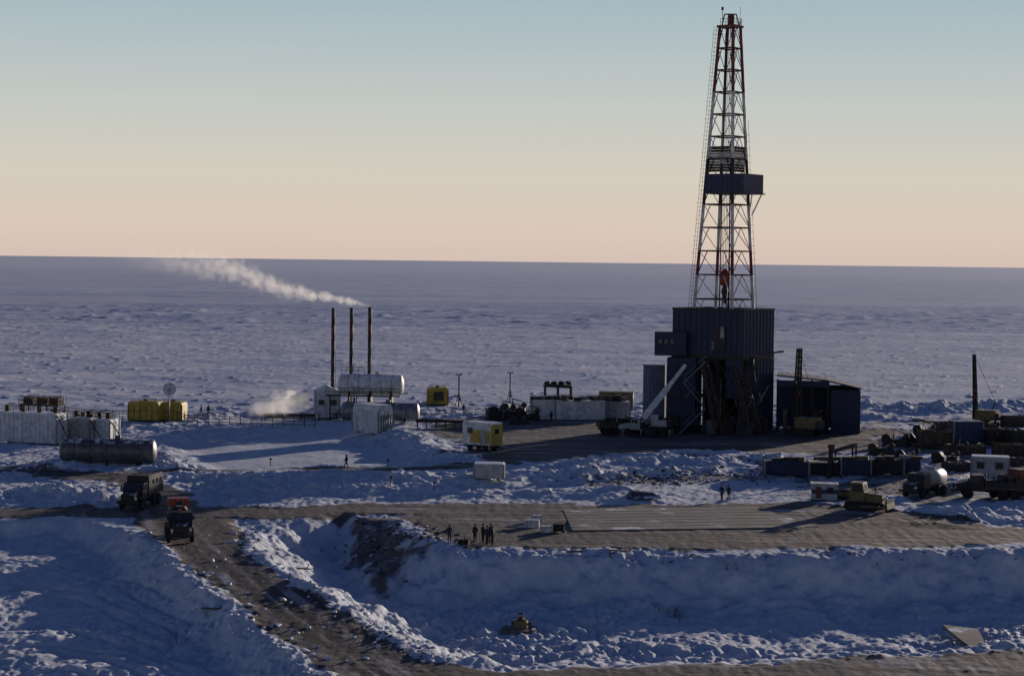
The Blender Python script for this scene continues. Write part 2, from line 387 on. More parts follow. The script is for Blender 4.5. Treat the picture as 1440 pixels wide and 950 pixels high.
rbox('right_trim',(w/2+.14,0,ZT-.15),(.12,d+.2,.3),M_dark)
for u in (-w/2+.4,-1.6,1.9,w/2-.4):
    for v in (-d/2+.4,d/2-.4):
        rig.bar('column',rl(u,v,0),rl(u,v,ZM-.7),.55,M_dark)
for v in (-d/2+.4,d/2-.4):
    for (u0,u1) in ((-w/2+.4,-1.6),(1.9,w/2-.4)):
        for z0,z1 in ((.3,5.8),(5.8,11.)):
            rig.bar('brace',rl(u0,v,z0),rl(u1,v,z1),.28,M_dark); rig.bar('brace',rl(u0,v,z1),rl(u1,v,z0),.28,M_dark)
    rig.bar('beam',rl(-w/2,v,5.8),rl(w/2,v,5.8),.4,M_dark)
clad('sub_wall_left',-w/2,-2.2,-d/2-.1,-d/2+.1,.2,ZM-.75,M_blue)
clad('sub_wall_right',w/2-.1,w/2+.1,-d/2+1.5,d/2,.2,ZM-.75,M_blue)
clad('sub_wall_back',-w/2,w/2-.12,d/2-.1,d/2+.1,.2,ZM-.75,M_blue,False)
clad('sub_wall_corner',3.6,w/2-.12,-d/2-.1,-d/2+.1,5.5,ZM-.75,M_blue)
for z0,z1,r in ((0,1.2,.9),(1.2,2.,.6),(2.,3.6,1.),(3.6,4.1,.6),(4.1,5.4,.95),(5.4,ZM-.7,.4)):
    rig.cyl('blowout_preventer',rl(0,0,z0),rl(0,0,z1),r,M_dyel if r>.8 else M_dark,n=16)
rig.box('doghouse',(rx_(941),-1,(rz_(467)+rz_(500))/2),(5.1,3.4,rz_(467)-rz_(500)),M_blue,(0,0,-8))
for i in range(5): rig.box('doghouse_window',(rx_(941)-1.9+i*.95,-2.76-.13*(i-2)*-1*1,rz_(480)),(.5,.06,.7),M_glass,(0,0,-8))
rig.box('stair_tower',(rx_(926),2,(rz_(514)+.0)/2),(3.8,4,rz_(514)),M_lblue,(0,0,-25))
for i in range(7): rig.box('stair_tower_rib',(rx_(926)-1.4+i*.5,-.2-i*.22,rz_(514)/2),(.08,.08,rz_(514)),M_blue2)
rig.box('power_house',(rx_(957),-2.5,(rz_(500))/2-.1),(4.6,4.2,rz_(500)-.3),M_blue,(0,0,-12))
for i in range(6): rig.box('power_house_rib',(rx_(957)-2.2+i*.88,-4.68-.0*i+(2.5-i)*.18,rz_(500)/2),(.1,.1,rz_(500)-.5),M_blue2)
for z0,z1,x0,x1 in ((0,4,-7.5,-3.5),(4,8,-3.5,-7),(8,11.5,-7,-3.5)):
    rig.bar('stair_string',(x0,-7.4,z0),(x1,-7.4,z1),.15,M_steel); rig.bar('stair_string',(x0,-8.2,z0),(x1,-8.2,z1),.15,M_steel)
    rig.cyl('stair_rail',(x0,-8.25,z0+1),(x1,-8.25,z1+1),.04,M_steel,n=5)
    for i in range(12): 
        t=i/12; rig.box('stair_tread',(x0+(x1-x0)*t,-7.8,z0+(z1-z0)*t),(.26,.7,.05),M_steel)
rig_=rig
def truss(a,b,wd,dp,part,m,n=8,r=.09,w2=None):
    a=Vector(a);b=Vector(b);ax=(b-a).normalized(); sd=Vector((0,0,1)).cross(ax)
    sd=sd.normalized() if sd.length>.01 else Vector((1,0,0)); up=ax.cross(sd).normalized()
    w2=w2 or wd; f2=w2/wd
    cs=[sd*i*wd/2+up*j*dp/2 for i,j in ((-1,-1),(1,-1),(1,1),(-1,1))]
    for c in cs: rig_.bar(part,a+c,b+c*f2,r*1.6,m)
    for i in range(n):
        f0=1+(f2-1)*i/n; f1=1+(f2-1)*(i+1)/n
        p=a.lerp(b,i/n); q=a.lerp(b,(i+1)/n)
        for j in range(4):
            c,e=cs[j],cs[(j+1)%4]
            rig_.bar(part,p+c*f0,p+e*f0,r,m); rig_.bar(part,(p+c*f0) if i%2 else (p+e*f0),(q+e*f1) if i%2 else (q+c*f1),r,m)
truss((rx_(1028),-6,ZM-.8),(rx_(1050),-11.5,.3),1.8,.9,'catwalk_ramp',M_rusty,9,.14)
truss((rx_(983),-6,ZM-.6),(rx_(1001),-10.5,.3),1.1,.7,'ladder_truss',M_rusty,9,.12)
rig.box('ramp_plate',((rx_(1028)+rx_(1050))/2,-8.6,(ZM-.5)/2+.2),(1.5,.1,ZM+1.2),M_dark,(-24,11,0))
for i in range(9):
    x=random.uniform(-3,6); y=random.uniform(-9,-6.5); h=random.uniform(1,3.2)
    rig.box('floor_equipment',(x,y,h/2),(random.uniform(.8,2),1.2,h),random.choice([M_dark,M_rusty,M_blue,M_steel]),(0,0,random.uniform(-30,30)))
for i in range(14):
    x=random.uniform(-6,7); z=random.uniform(2,ZM)
    rig.cyl('hose_and_pipe',(x,-6.6,z),(x+random.uniform(-2,2),-7.5,random.uniform(0,z)),.09,random.choice([M_dark,M_steel,M_rusty]),n=6)
rig.bar('floor_gantry',(rx_(1082),-2,rz_(495)),(rx_(1098),-2,rz_(492)),.2,M_dark)
# mast
RB,RT=4.95,1.72; Z0=ZM+.2; Z1=rz_(40)
ang=[R(9.5+90*i) for i in range(4)]
def mr_(z):
    t=(z-ZT)/(Z1-ZT); return RB+(RT-RB)*t
def mp_(i,z,k=1.): 
    r=mr_(z)*k; t=(z-ZT)/(Z1-ZT); return Vector((r*math.cos(ang[i])+.35*t,r*math.sin(ang[i]),z))
def band(z):
    py=yh+(CAMH-z)*k
    if py<135: return M_dred
    if py<235: return M_mwhite
    if py<275: return M_dark
    if py<300: return M_dred
    return M_mwhite if (int(py/30)%4) else M_dred
nl=14
zs=[Z0+(Z1-Z0)*((i/nl)**.93) for i in range(nl+1)]
for i in range(4):
    j=(i+1)%4
    for a_,b_ in zip(zs[:-1],zs[1:]):
        m=band((a_+b_)/2)
        rig.cyl('mast_leg',mp_(i,a_),mp_(i,b_),.27,m,n=8)
        rig.bar('mast_girt',mp_(i,b_),mp_(j,b_),.17,M_rusty if b_<60 else M_dred)
        md=M_rusty if m is M_mwhite and (i%2) else m
        if i!=2:
            if i==1: rig.bar('mast_brace',mp_(i,a_),mp_(j,b_),.1,md)
            else:
                c_=(mp_(i,b_)+mp_(j,b_))/2
                rig.bar('mast_brace',mp_(i,a_),c_,.1,md); rig.bar('mast_brace',mp_(j,a_),c_,.1,md)
        else:
            e=mp_(i,b_).lerp(mp_(j,b_),.25); rig.bar('mast_brace',mp_(i,a_),e,.13,m)
            e=mp_(j,b_).lerp(mp_(i,b_),.25); rig.bar('mast_brace',mp_(j,a_),e,.13,m)
def side(i,z,off): 
    v=mp_(i,z); r=Vector((math.cos(ang[i]),math.sin(ang[i]),0)); return v+r*off
for o in (.55,.95): rig.cyl('ladder',side(2,ZT-2,o),side(2,Z1,o),.035,M_steel,n=5)
nn=70
for i in range(nn):
    z=ZT-2+(Z1-ZT+2)*i/nn; rig.cyl('ladder_rung',side(2,z,.2),side(2,z,1.0 if i%4 else 1.2),.025,M_steel,n=4)
for i in range(26):
    z=ZT+(rz_(180)-ZT)*i/26; rig.cyl('ladder_rung',side(0,z,.1),side(0,z,.75),.025,M_steel,n=4)
rig.cyl('ladder',side(0,ZT,.6),side(0,rz_(170),.6),.035,M_steel,n=5)
rig.cyl('standpipe',mp_(3,ZT,.6),mp_(3,rz_(200),.6),.12,M_dark)
for x in (-.7,.75): rig.cyl('guide_rail',(x,.5,ZT-4),(x*.85+.3,.5,Z1-1),.11,M_dark,n=6)
for x in (-.35,-.15,.1,.3): rig.cyl('drilling_line',(x*1.2,0,rz_(380)),(x+.3,0,Z1),.035,M_dark,n=4)
zb0,zb1=rz_(272),rz_(246)
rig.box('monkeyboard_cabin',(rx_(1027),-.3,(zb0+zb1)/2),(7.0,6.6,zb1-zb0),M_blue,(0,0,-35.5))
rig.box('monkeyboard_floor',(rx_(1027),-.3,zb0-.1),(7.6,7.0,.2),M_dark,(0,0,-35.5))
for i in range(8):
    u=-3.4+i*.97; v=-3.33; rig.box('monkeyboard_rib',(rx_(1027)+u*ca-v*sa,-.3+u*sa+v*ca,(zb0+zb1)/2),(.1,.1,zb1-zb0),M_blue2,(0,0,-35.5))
rig.bar('monkeyboard_knee',(rx_(1066),-.3,zb0),(rx_(1052),-.3,zb0-3.6),.16,M_mwhite)
rig.bar('monkeyboard_knee',(rx_(1050),-2.6,zb0),(rx_(1046),-1,zb0-4.6),.16,M_mwhite)
for i,x in enumerate((1022,1030,1038,1046)): rig.bar('pipe_finger',(rx_(x),-1.5,zb1),(rx_(x),2.5,zb1+.0),.12,M_dark)
za,zc=rz_(243),rz_(208)
for i in range(9):
    zz=za+(zc-za)*i/9+.2
    for cc,ss in (((0,-2.1),(4.4,.06)),((2.2,0),(.06,4.2))):
        x,y=cc; rig.box('windscreen_slat',(x*ca-y*sa+.1,x*sa+y*ca,zz),(ss[0],ss[1],.42),M_steel if i in (3,4,5,6) else M_dark,(0,0,-35.5))
rig.box('windscreen_rail',(.1,0,zc),(4.6,4.4,.12),M_dark,(0,0,-35.5))
rig.box('crown_platform',(.35,0,Z1),(3.3,3.0,.35),M_dred,(0,0,-35.5))
rig.rail('crown_railing',[(-1.4,-1.5,Z1),(2.0,-1.5,Z1),(2.0,1.5,Z1)],1.1,M_dred,.8)
for x in (-.35,0,.35): rig.cyl('crown_sheave',(x+.3,0,Z1+1.1),(x+.55,0,Z1+1.1),.85,M_dred,n=20)
rig.bar('crown_frame',(-1.0,0,Z1),(-.6,0,Z1+2),.15,M_dred); rig.bar('crown_frame',(1.8,0,Z1),(1.3,0,Z1+2),.15,M_dred)
rig.bar('crown_frame',(-.6,0,Z1+2),(1.3,0,Z1+2),.15,M_dred)
rig.cyl('antenna',(-.9,0,Z1),(-.95,0,Z1+2.9),.05,M_dark); rig.box('beacon',(-.95,0,Z1+2.9),(.35,.3,.5),M_dark)
rig.cyl('antenna',(1.9,0,Z1),(1.95,0,Z1+3.2),.03,M_dark)
tb=rz_(390)
rig.lathe('travelling_block',(.1,0,tb-1.4),(0,0,1),[(0,.35),(.2,.8),(1.6,.95),(2.4,.6),(2.8,.15)],M_red,14)
rig.lathe('hook',(.1,0,tb-4.4),(0,0,1),[(0,.15),(.4,.5),(1.2,.35),(2.2,.55),(3,.3)],M_dark,12)
rig.bar('elevator_link',(-.3,0,tb-4.2),(-.2,0,tb-8),.14,M_dark); rig.bar('elevator_link',(.5,0,tb-4.2),(.4,0,tb-8),.14,M_dark)
rig.done()
sh=A('rig_pump_shed',(c0.x+rx_(1088),c0.y-3,0),-9)
h1=rz_(527)+.3; h2=rz_(541)
L=13.3
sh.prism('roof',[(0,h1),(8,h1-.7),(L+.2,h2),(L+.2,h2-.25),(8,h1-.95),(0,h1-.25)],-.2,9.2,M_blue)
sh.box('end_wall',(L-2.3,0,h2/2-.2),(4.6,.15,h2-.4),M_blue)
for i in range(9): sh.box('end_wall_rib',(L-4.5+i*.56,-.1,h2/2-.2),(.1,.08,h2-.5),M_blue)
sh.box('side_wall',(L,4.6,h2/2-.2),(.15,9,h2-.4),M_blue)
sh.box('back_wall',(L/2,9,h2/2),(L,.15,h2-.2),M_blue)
sh.box('header_beam',(4.2,-.02,h1-1.4),(8.4,.3,1.0),M_blue)
for x in (.2,2.9,5.6,8.2): sh.bar('post',(x,0,0),(x,0,h1-.8),.3,M_dark)
for i in range(12):
    x=random.uniform(.8,8); h=random.uniform(.8,4); sh.box('pump_equipment',(x,random.uniform(.8,5),h/2),(random.uniform(.6,1.6),1.,h),random.choice([M_dark,M_rusty,M_dyel,M_blue2]))
for i in range(7): sh.cyl('pipework',(random.uniform(.5,8),-.4,random.uniform(.3,4)),(random.uniform(.5,8),-.6,random.uniform(.3,4)),.1,random.choice([M_dark,M_rusty]),n=6)
sh.done()
# ------------------------------------------------------------------ generic objects
def container(name,loc,rz,L,Wd,Hh,m,door=True,snow=True,win=0,z=.15):
    a=A(name,loc,rz)
    a.box('body',(0,0,z+Hh/2),(L,Wd,Hh),m)
    n=max(4,int(L/.7))
    for i in range(n+1):
        x=-L/2+L*i/n
        for s in (-1,1): a.box('corrugation',(x,s*(Wd/2+.03),z+Hh/2),(.12,.08,Hh-.2),m)
    for sx in (-1,1):
        for sy in (-1,1):
            a.box('corner_post',(sx*(L/2),sy*(Wd/2),z+Hh/2),(.2,.2,Hh+.06),M_steel)
        a.box('skid',(sx*L*.3,0,z/2),(.3,Wd,z+.1),M_dark)
    if door:
        for y in (-.3,.3): a.cyl('lock_rod',(L/2+.06,y,z+.2),(L/2+.06,y,z+Hh-.2),.04,M_steel,n=6)
    for i in range(win):
        x=-L/2+L*(i+.5)/win
        a.box('window',(x,-Wd/2-.09,z+Hh*.6),(.9,.04,.8),M_glass); a.box('window_frame',(x,-Wd/2-.075,z+Hh*.6),(1.1,.03,1.),M_steel)
    if snow: 
        a.box('snow_on_roof',(0,0,z+Hh+.06),(L*.97,Wd*.94,.14),M_snow)
    return a
def htank(name,loc,rz,L,r,m,zc,leg=True,mb=None):
    a=A(name,loc,rz); e=.28*r; mb=mb or M_dark
    a.lathe('shell',(-L/2,0,zc),(1,0,0),[(0,.02),(.03,r*.5),(e*.55,r*.85),(e,r),(L-e,r),(L-e*.55,r*.85),(L-.03,r*.5),(L,.02)],m,28)
    for i in range(1,6): 
        x=-L/2+L*i/6; a.lathe('band',(x-.05,0,zc),(1,0,0),[(0,r),(0,r+.03),(.05,r+.03),(.05,r)],mb,28)
    a.cyl('manhole',(L*.1,0,zc+r-.05),(L*.1,0,zc+r+.45),.4,m,n=14); a.cyl('vent',(-L*.3,0,zc+r-.05),(-L*.3,0,zc+r+.9),.07,mb)
    if leg:
        for sx in (-.32,0,.32):
            a.prism('saddle',[(L*sx-.15,0),(L*sx+.15,0),(L*sx+.15,zc-r*.55),(L*sx-.15,zc-r*.55)],-r*.8,r*.8,mb)
    return a
def wheels(a,xs,y,r,m=M_black):
    for x in xs:
        for s in (-1,1):
            a.lathe('wheel',(x,s*y-.2*s,r),(0,s,0),[(0,.1),(0,r*.8),(.06,r),(.36,r),(.42,r*.82),(.40,r*.5),(.30,r*.42),(.34,.12),(.36,.01)],m,18)
            a.cyl('hub',(x,s*(y+.05),r),(x,s*(y+.2),r),r*.22,M_dark,n=10)
def truck(loc,rz,kind='tank',mc=M_olive,mb=M_olive,name='truck',sc_=1.):
    a=A(name,loc,rz)
    a.box('chassis',(0,0,.98),(8.,.9,.26),M_dark)
    wheels(a,(2.6,-1.3,-2.8),1.08,.62)
    for x in (2.6,-1.3,-2.8): a.cyl('axle',(x,-1,.62),(x,1,.62),.12,M_dark,n=8)
    a.prism('hood',[(4.15,1.05),(4.2,1.75),(2.9,2.0),(2.4,2.02),(2.4,1.05)],-.72,.72,mc)
    a.box('grille',(4.21,0,1.42),(.06,1.0,.55),M_dark)
    for y in (-.93,.93):
        a.prism('fender',[(3.5,1.25),(3.35,1.42),(1.95,1.42),(1.8,1.05),(2.0,1.05),(2.1,1.3),(3.25,1.3),(3.35,1.15)],y-.26,y+.26,mc)
        a.cyl('headlight',(3.95,y*.93,1.35),(4.1,y*.93,1.35),.15,M_lamp,n=12)
        a.cyl('mirror_arm',(2.5,y,2.3),(2.6,y*1.3,2.4),.025,M_dark,n=5); a.box('mirror',(2.6,y*1.3,2.35),(.05,.2,.4),M_dark)
    a.box('bumper',(4.3,0,.95),(.18,2.3,.28),M_dark)
    a.prism('cab',[(2.4,1.05),(2.4,2.0),(2.1,2.78),(.95,2.85),(.8,2.7),(.8,1.05)],-1.12,1.12,mc)
    a.add('windscreen',[(2.402,-.98,2.07),(2.402,.98,2.07),(2.16,.95,2.68),(2.16,-.95,2.68)],[(0,1,2,3)],M_glass)
    a.bar('windscreen_pillar',(2.42,0,2.05),(2.17,0,2.7),.06,mc)
    for y in (-1.128,1.128): a.add('side_window',[(1.15,y,2.08),(2.2,y,2.08),(2.02,y,2.62),(1.15,y,2.62)],[(0,1,2,3)],M_glass)
    a.cyl('exhaust',(.6,.9,1.),(.6,.9,3.1),.07,M_dark)
    if kind=='tank':
        a.lathe('tank',(-4.0,0,2.05),(1,0,0),[(0,.02),(.05,.8),(.15,1.02),(4.3,1.02),(4.4,.8),(4.45,.02)],mb,24)
        a.box('tank_walkway',(-1.8,0,3.1),(3.6,.6,.05),M_steel); a.cyl('tank_hatch',(-1.8,0,3.0),(-1.8,0,3.35),.32,mb,n=14)
        a.rail('tank_rail',[(-3.5,.35,3.1),(-.2,.35,3.1)],.5,M_dark,1.1,.02); a.box('tank_frame',(-1.8,0,1.15),(4.2,2.1,.15),M_dark)
    elif kind=='flat':
        a.box('bed',(-1.7,0,1.3),(4.8,2.4,.15),M_wood)
        for y in (-1.2,1.2): a.box('side_board',(-1.7,y,1.7),(4.8,.06,.7),mb)
        a.box('headboard',(.65,0,1.9),(.08,2.4,1.1),mb); a.box('tailgate',(-4.1,0,1.7),(.06,2.4,.7),mb)
        for i in range(8): a.box('cargo',(random.uniform(-3.6,.2),random.uniform(-.8,.8),1.7+random.uniform(0,.7)),(random.uniform(.5,1.5),random.uniform(.4,1),random.uniform(.5,1.1)),random.choice([mb,M_dark,M_rusty,M_dark]),(0,0,random.uniform(-20,20)))
    elif kind=='box':
        a.box('van_body',(-1.7,0,2.35),(4.9,2.45,2.0),mb); a.box('van_roof',(-1.7,0,3.4),(4.8,2.3,.1),mb)
        for x in (-3.2,-2,-.8): 
            for y in (-1.235,1.235): a.box('van_window',(x,y,2.7),(.7,.03,.5),M_glass)
    elif kind=='crane':
        a.box('deck',(-1.7,0,1.25),(5,2.4,.2),M_dark)
        a.cyl('slew_ring',(-2.2,0,1.3),(-2.2,0,1.7),.9,M_dark,n=18); a.box('turntable',(-2.4,0,2.1),(2.6,2.,.9),mb)
        a.box('operator_cab',(-1.2,-.85,2.5),(1.3,.8,1.7),mb); a.box('operator_window',(-1.2,-1.26,2.8),(1.,.03,.8),M_glass)
        a.box('counterweight',(-3.7,0,2.1),(.7,2.1,1.),M_dark)
        for x in (-3.9,.5):
            for y in (-1.6,1.6): a.box('outrigger',(x,y*.75,1.),(.2,1.,.2),mb); a.cyl('outrigger_leg',(x,y,0),(x,y,1.1),.1,M_steel)
    return a
def tbox(a,part,p,q,s0,s1,m):
    p=Vector(p);q=Vector(q);a.cyl(part,p,q,s0*.707,m,s1*.707,n=4)
# boiler plant
B=at(490,590); kb=S(B)
def bx(px): return (px-490)/kb
bh=lambda py:(590-py)/kb
bo=A('boiler_stacks',(B.x,B.y,B.z-.1))
for px,pt in ((465,433),(491,432),(517,431)):
    zt=bh(pt); n=7
    for i in range(n):
        z0=zt*i/n; z1=zt*(i+1)/n
        bo.cyl('chimney',(bx(px),3,z0),(bx(px),3,z1),.3,M_dred if i in (5,) else M_stack,n=12)
        bo.cyl('flange',(bx(px),3,z1-.04),(bx(px),3,z1+.02),.34,M_stack,n=12)
    bo.cyl('ladder',(bx(px)+.45,3,2),(bx(px)+.45,3,zt*.6),.03,M_dark,n=5)
bo.done()
t=htank('steam_boiler_tank',(B.x+bx(521),B.y+.5,B.z),-3,93/kb,1.75,M_white,bh(540)); 
t.box('platform',(-1,-2.2,bh(555)),(12.5,1.6,.15),M_dark)
for x in (-6.5,-3,0.,3.5): t.bar('platform_leg',(x,-2.8,0),(x,-2.8,bh(555)),.18,M_dark); t.bar('platform_leg',(x,1.6,0),(x,1.6,bh(560)),.25,M_dark)
for x in (-6.5,-3,0.): t.bar('platform_brace',(x,-2.8,0),(x+3.2,-2.8,bh(560)),.1,M_dark)
t.rail('platform_railing',[(-7.2,-3,bh(554)),(5.2,-3,bh(554))],1.2,M_dark,1.5)
t.rail('tank_top_railing',[(-5,-.6,bh(524)),(-1,-.6,bh(524))],1.0,M_dark,1.)
for x in (-7.3,5.4): 
    for i in range(8): t.cyl('access_ladder',(x,-3.2,i*.5),(x+.5,-3.2,i*.5),.03,M_dark,n=4)
t.done()
t=htank('water_storage_tank',(at(536,592).x,B.y-4,B.z),-2,110/kb,1.55,M_steel,1.75); t.done()
c=container('boiler_house',(B.x+bx(458),B.y+2,B.z),8,34/kb,5,4.6,M_white,win=2); c.prism('roof',[(-2.2,4.7),(0,5.7),(2.2,4.7)],-2.6,2.6,M_white); c.done()
q=at(524,608)
c=container('boiler_unit',q,-52,7.2,2.8,3.6,M_white); c.prism('roof',[(-3.6,3.8),(-3.2,4.5),(3.2,4.5),(3.6,3.8)],-1.3,1.3,M_white)
for i in range(5): c.cyl('pipe',(3.75,-.9+i*.45,.2),(3.75,-.9+i*.45,3.),.09,M_steel)
c.done()
pf=A('pipe_rack',at(400,590)); 
for i in range(7): pf.cyl('pipe',(-4+i*.2,-.5-i*.25,.5+.3*(i%3)),(9+i*.3,-.5-i*.25,.6+.3*(i%3)),.12,random.choice([M_steel,M_dark]))
for x in (-3,0,3,6,9): pf.bar('support',(x,-2.2,0),(x,-2.2,1.4),.12,M_dark); pf.bar('support',(x,0,0),(x,0,1.4),.12,M_dark); pf.bar('support',(x,-2.2,1.3),(x,0,1.3),.1,M_dark)
pf.done()
fe=A('pipe_fence',(0,0,0)); prev=None
for px in list(range(128,452,15)):
    py=578+ (px-128)*.028+ (4 if px>260 else 0)
    p=at(px,py+10); top=p+Vector((0,0,1.5))
    fe.cyl('post',p-Vector((0,0,.4)),top,.06,M_dark,n=6)
    if prev:
        for f in (.45,.95,1.4): fe.cyl('rail',prev+Vector((0,0,f)),p+Vector((0,0,f)),.05,M_dark,n=5)
    prev=p
fe.done()
fe=A('pipe_fence',(0,0,0)); prev=None
for px in range(585,760,14):
    p=at(px,586-(px-585)*.03)
    fe.cyl('post',p-Vector((0,0,.4)),p+Vector((0,0,1.1)),.05,M_dark,n=6)
    if prev:
        for f in (.5,1.05): fe.cyl('rail',prev+Vector((0,0,f)),p+Vector((0,0,f)),.04,M_dark,n=5)
    prev=p
fe.done()
def yellow_tank(px,py,wp,hp,rz):
    q=at(px,py); kk=S(q); L=wp/kk; Hh=hp/kk
    a=A('yellow_fuel_tank',q,rz)
    pr=[(-L/2,.2),(L/2,.2),(L/2,Hh-.5),(L/2-.2,Hh-.15),(L/2-.55,Hh),(-L/2+.55,Hh),(-L/2+.2,Hh-.15),(-L/2,Hh-.5)]
    a.prism('body',pr,-1.6,1.6,M_yel)
    for i in range(6): a.box('rib',(-L/2+.15+i*(L-.3)/5,-1.63,Hh*.45),(.1,.1,Hh*.75),M_dyel)
    a.box('belt',(0,-1.64,Hh*.5),(L,.07,.1),M_dyel); a.box('skid',(0,0,.12),(L*.96,2.8,.24),M_dark)
    a.rail('roof_rail',[(-L/2+.6,-1.3,Hh),(L/2-.6,-1.3,Hh)],.5,M_dark,1.2); a.cyl('hatch',(0,0,Hh),(0,0,Hh+.3),.4,M_dyel,n=12)
    return a,L,Hh
yellow_tank(205,591,45,28,-6)[0].done(); yellow_tank(244,591,33,27,-6)[0].done()
a,L,Hh=yellow_tank(615,569,30,25,6); a.box('window_frame',(.1,-1.72,Hh*.52),(1.7,.05,1.6),M_dark); a.box('window',(.1,-1.75,Hh*.52),(1.4,.04,1.3),M_glass); a.done()
q=at(241,592); kk=S(q)
a=A('satellite_dish',(q.x,q.y-2.2,q.z)); a.cyl('mast',(0,0,0),(0,0,4.6),.1,M_steel)
a.lathe('dish',(0,-.12,5.4),(.35,-1,.25),[(0,.02),(.05,.45),(.2,.85),(.32,1.08),(.28,1.08),(.14,.82),(.0,.4),(-.06,.02)],M_white,24)
a.cyl('feed_arm',(0,0,4.6),(.25,-.9,5.3),.03,M_dark,n=5); a.box('feed_horn',(.28,-.95,5.5),(.16,.2,.2),M_dark); a.cyl('bracket',(0,0,4.6),(0,-.1,5.4),.08,M_dark)
a.done()
for px,py,L,Hh,rz in ((45,622,10,4.2,-18),(100,622,8,3.6,-18),(135,621,6,3.2,-14)):
    q=at(px,py); c=container('mud_tank_module',q,rz,L,3.2,Hh,M_white if px!=100 else M_dwhite,win=0)
    c.rail('deck_railing',[(-L/2,-1.5,Hh+.2),(L/2,-1.5,Hh+.2),(L/2,1.5,Hh+.2)],1.1,M_dark,1.3)
    c.rail('deck_railing',[(-L/2,1.5,Hh+.2),(L/2,1.5,Hh+.2)],1.1,M_dark,1.3)
    for i in range(4): c.box('agitator_motor',(-L/2+1+i*(L-2)/3,0,Hh+.7),(.6,.6,.9),M_dark)
    for i in range(7): c.box('side_step',(L/2+.3+i*.3,-1.2,Hh-.2-i*.5),(.3,.8,.05),M_steel)
    c.bar('side_stair',(L/2+.1,-1.6,Hh),(L/2+2.3,-1.6,.3),.12,M_dark); c.cyl('stair_rail',(L/2+.1,-1.6,Hh+1),(L/2+2.3,-1.6,1.3),.04,M_dark,n=5)
    c.done()
q=at(60,608); pl=A('shaker_platform',q,-12)
pl.box('deck',(0,0,4.3),(6.5,3,.15),M_dark); pl.rail('railing',[(-3.2,-1.5,4.4),(3.2,-1.5,4.4),(3.2,1.5,4.4),(-3.2,1.5,4.4),(-3.2,-1.5,4.4)],1.2,M_dark,.9,.045)
for x in (-3,0,3):
    for y in (-1.4,1.4): pl.bar('leg',(x,y,0),(x,y,4.3),.18,M_dark)
for x in (-2,.2,2.2): pl.box('shale_shaker',(x,0,4.95),(1.5,2,1.0),M_rusty,(0,6,0))
pl.done()
q=at(150,654); t=htank('steel_storage_tank',(q.x,q.y+1,q.z),1.5,136/S(q),1.62,mat('grey_tank_steel',(.10,.10,.105),.45,.3,rust=.3,snow=.35),1.75)
t.done()
for px,py,pt in ((645,572,525),(717,566,523)):
    q=at(px,py); h=(py-pt)/S(q); a=A('floodlight_mast',q)
    a.bar('pole',(0,0,-.3),(0,0,h),.18,M_wood); a.bar('crossarm',(-.5,0,h-.2),(.5,0,h-.2),.1,M_steel)
    for x in (-.45,.45): a.box('floodlight',(x,-.12,h-.1),(.4,.25,.35),M_lamp,(20,0,0))
    a.bar('stay',(0,0,h*.45),(.7,0,0),.09,M_wood); a.bar('stay',(0,0,h*.45),(-.7,0,0),.09,M_wood)
    a.box('junction_box',(.15,-.1,1.5),(.3,.2,.5),M_dark); a.done()
q=at(620,600); a=A('pipe_laydown_skid',q,3)
a.box('deck',(0,0,.9),(8.2,2.6,.2),M_dark)
for i in range(6): a.box('leg',(-3.8+i*1.5,-1.1,.4),(.2,.2,.9),M_dark); a.box('leg',(-3.8+i*1.5,1.1,.4),(.2,.2,.9),M_dark)
for i in range(9): a.cyl('drill_pipe',(-4.1,-1.1+i*.27,1.1),(4.1,-1.1+i*.27,1.12),.11,M_dark if i%3 else M_rusty,n=8)
a.done()
def pump(px,py,rz,s=1.,m=M_dyel):
    q=at(px,py); a=A('mud_pump_unit',q,rz)
    a.box('skid',(0,0,.2*s),(5*s,1.8*s,.3*s),M_dark); a.prism('crankcase',[(-2.2*s,.3*s),(-.2*s,.3*s),(-.2*s,1.2*s),(-.9*s,2.*s),(-1.9*s,2.*s),(-2.3*s,1.3*s)],-.8*s,.8*s,m)
    a.box('fluid_end',(1.2*s,0,.9*s),(1.8*s,1.5*s,1.0*s),M_dark)
    for y in (-.5,0,.5): a.cyl('valve_pot',(1.2*s,y*s,1.3*s),(1.2*s,y*s,1.9*s),.2*s,M_steel)
    a.lathe('pulsation_damper',(1.9*s,0,1.4*s),(0,0,1),[(0,.1*s),(.2*s,.45*s),(.7*s,.5*s),(1.*s,.2*s),(1.1*s,.01)],M_rusty,14)
    a.cyl('drive_wheel',(-1.4*s,-.85*s,1.3*s),(-1.4*s,-1.*s,1.3*s),.9*s,M_dark,n=20)
    a.cyl('discharge_pipe',(2.2*s,.6*s,.8*s),(4*s,.9*s,.3*s),.12*s,M_steel); a.bar('lifting_frame',(-.2*s,-.8*s,.3*s),(0,-.8*s,3*s),.1*s,M_dark); a.bar('lifting_frame',(0,-.8*s,3*s),(1.8*s,-.8*s,2.6*s),.1*s,M_dark)
    a.done()
for v in ((705,590,15,1.1,M_dark),(722,584,-10,1.,M_olive),(742,592,20,.9,M_dark),(730,596,0,.7,M_rusty)): pump(*v)
q=at(678,633); a=A('yellow_trailer_cabin',q,-38); L=5.2;Wd=2.6;Hh=3.0
a.box('body',(0,0,.9+Hh/2),(L,Wd,Hh),M_white)
a.box('end_panel',(L/2+.02,0,.9+Hh/2),(.06,Wd+.02,Hh-.1),M_yel)
a.box('side_panel',(.6,-Wd/2-.02,.9+Hh*.4),(L*.7,.05,Hh*.6),M_yel)
a.prism('roof',[(-L/2-.1,.9+Hh),(L/2+.1,.9+Hh),(L/2-.1,1.15+Hh),(-L/2+.1,1.15+Hh)],-1.3,1.3,M_white)
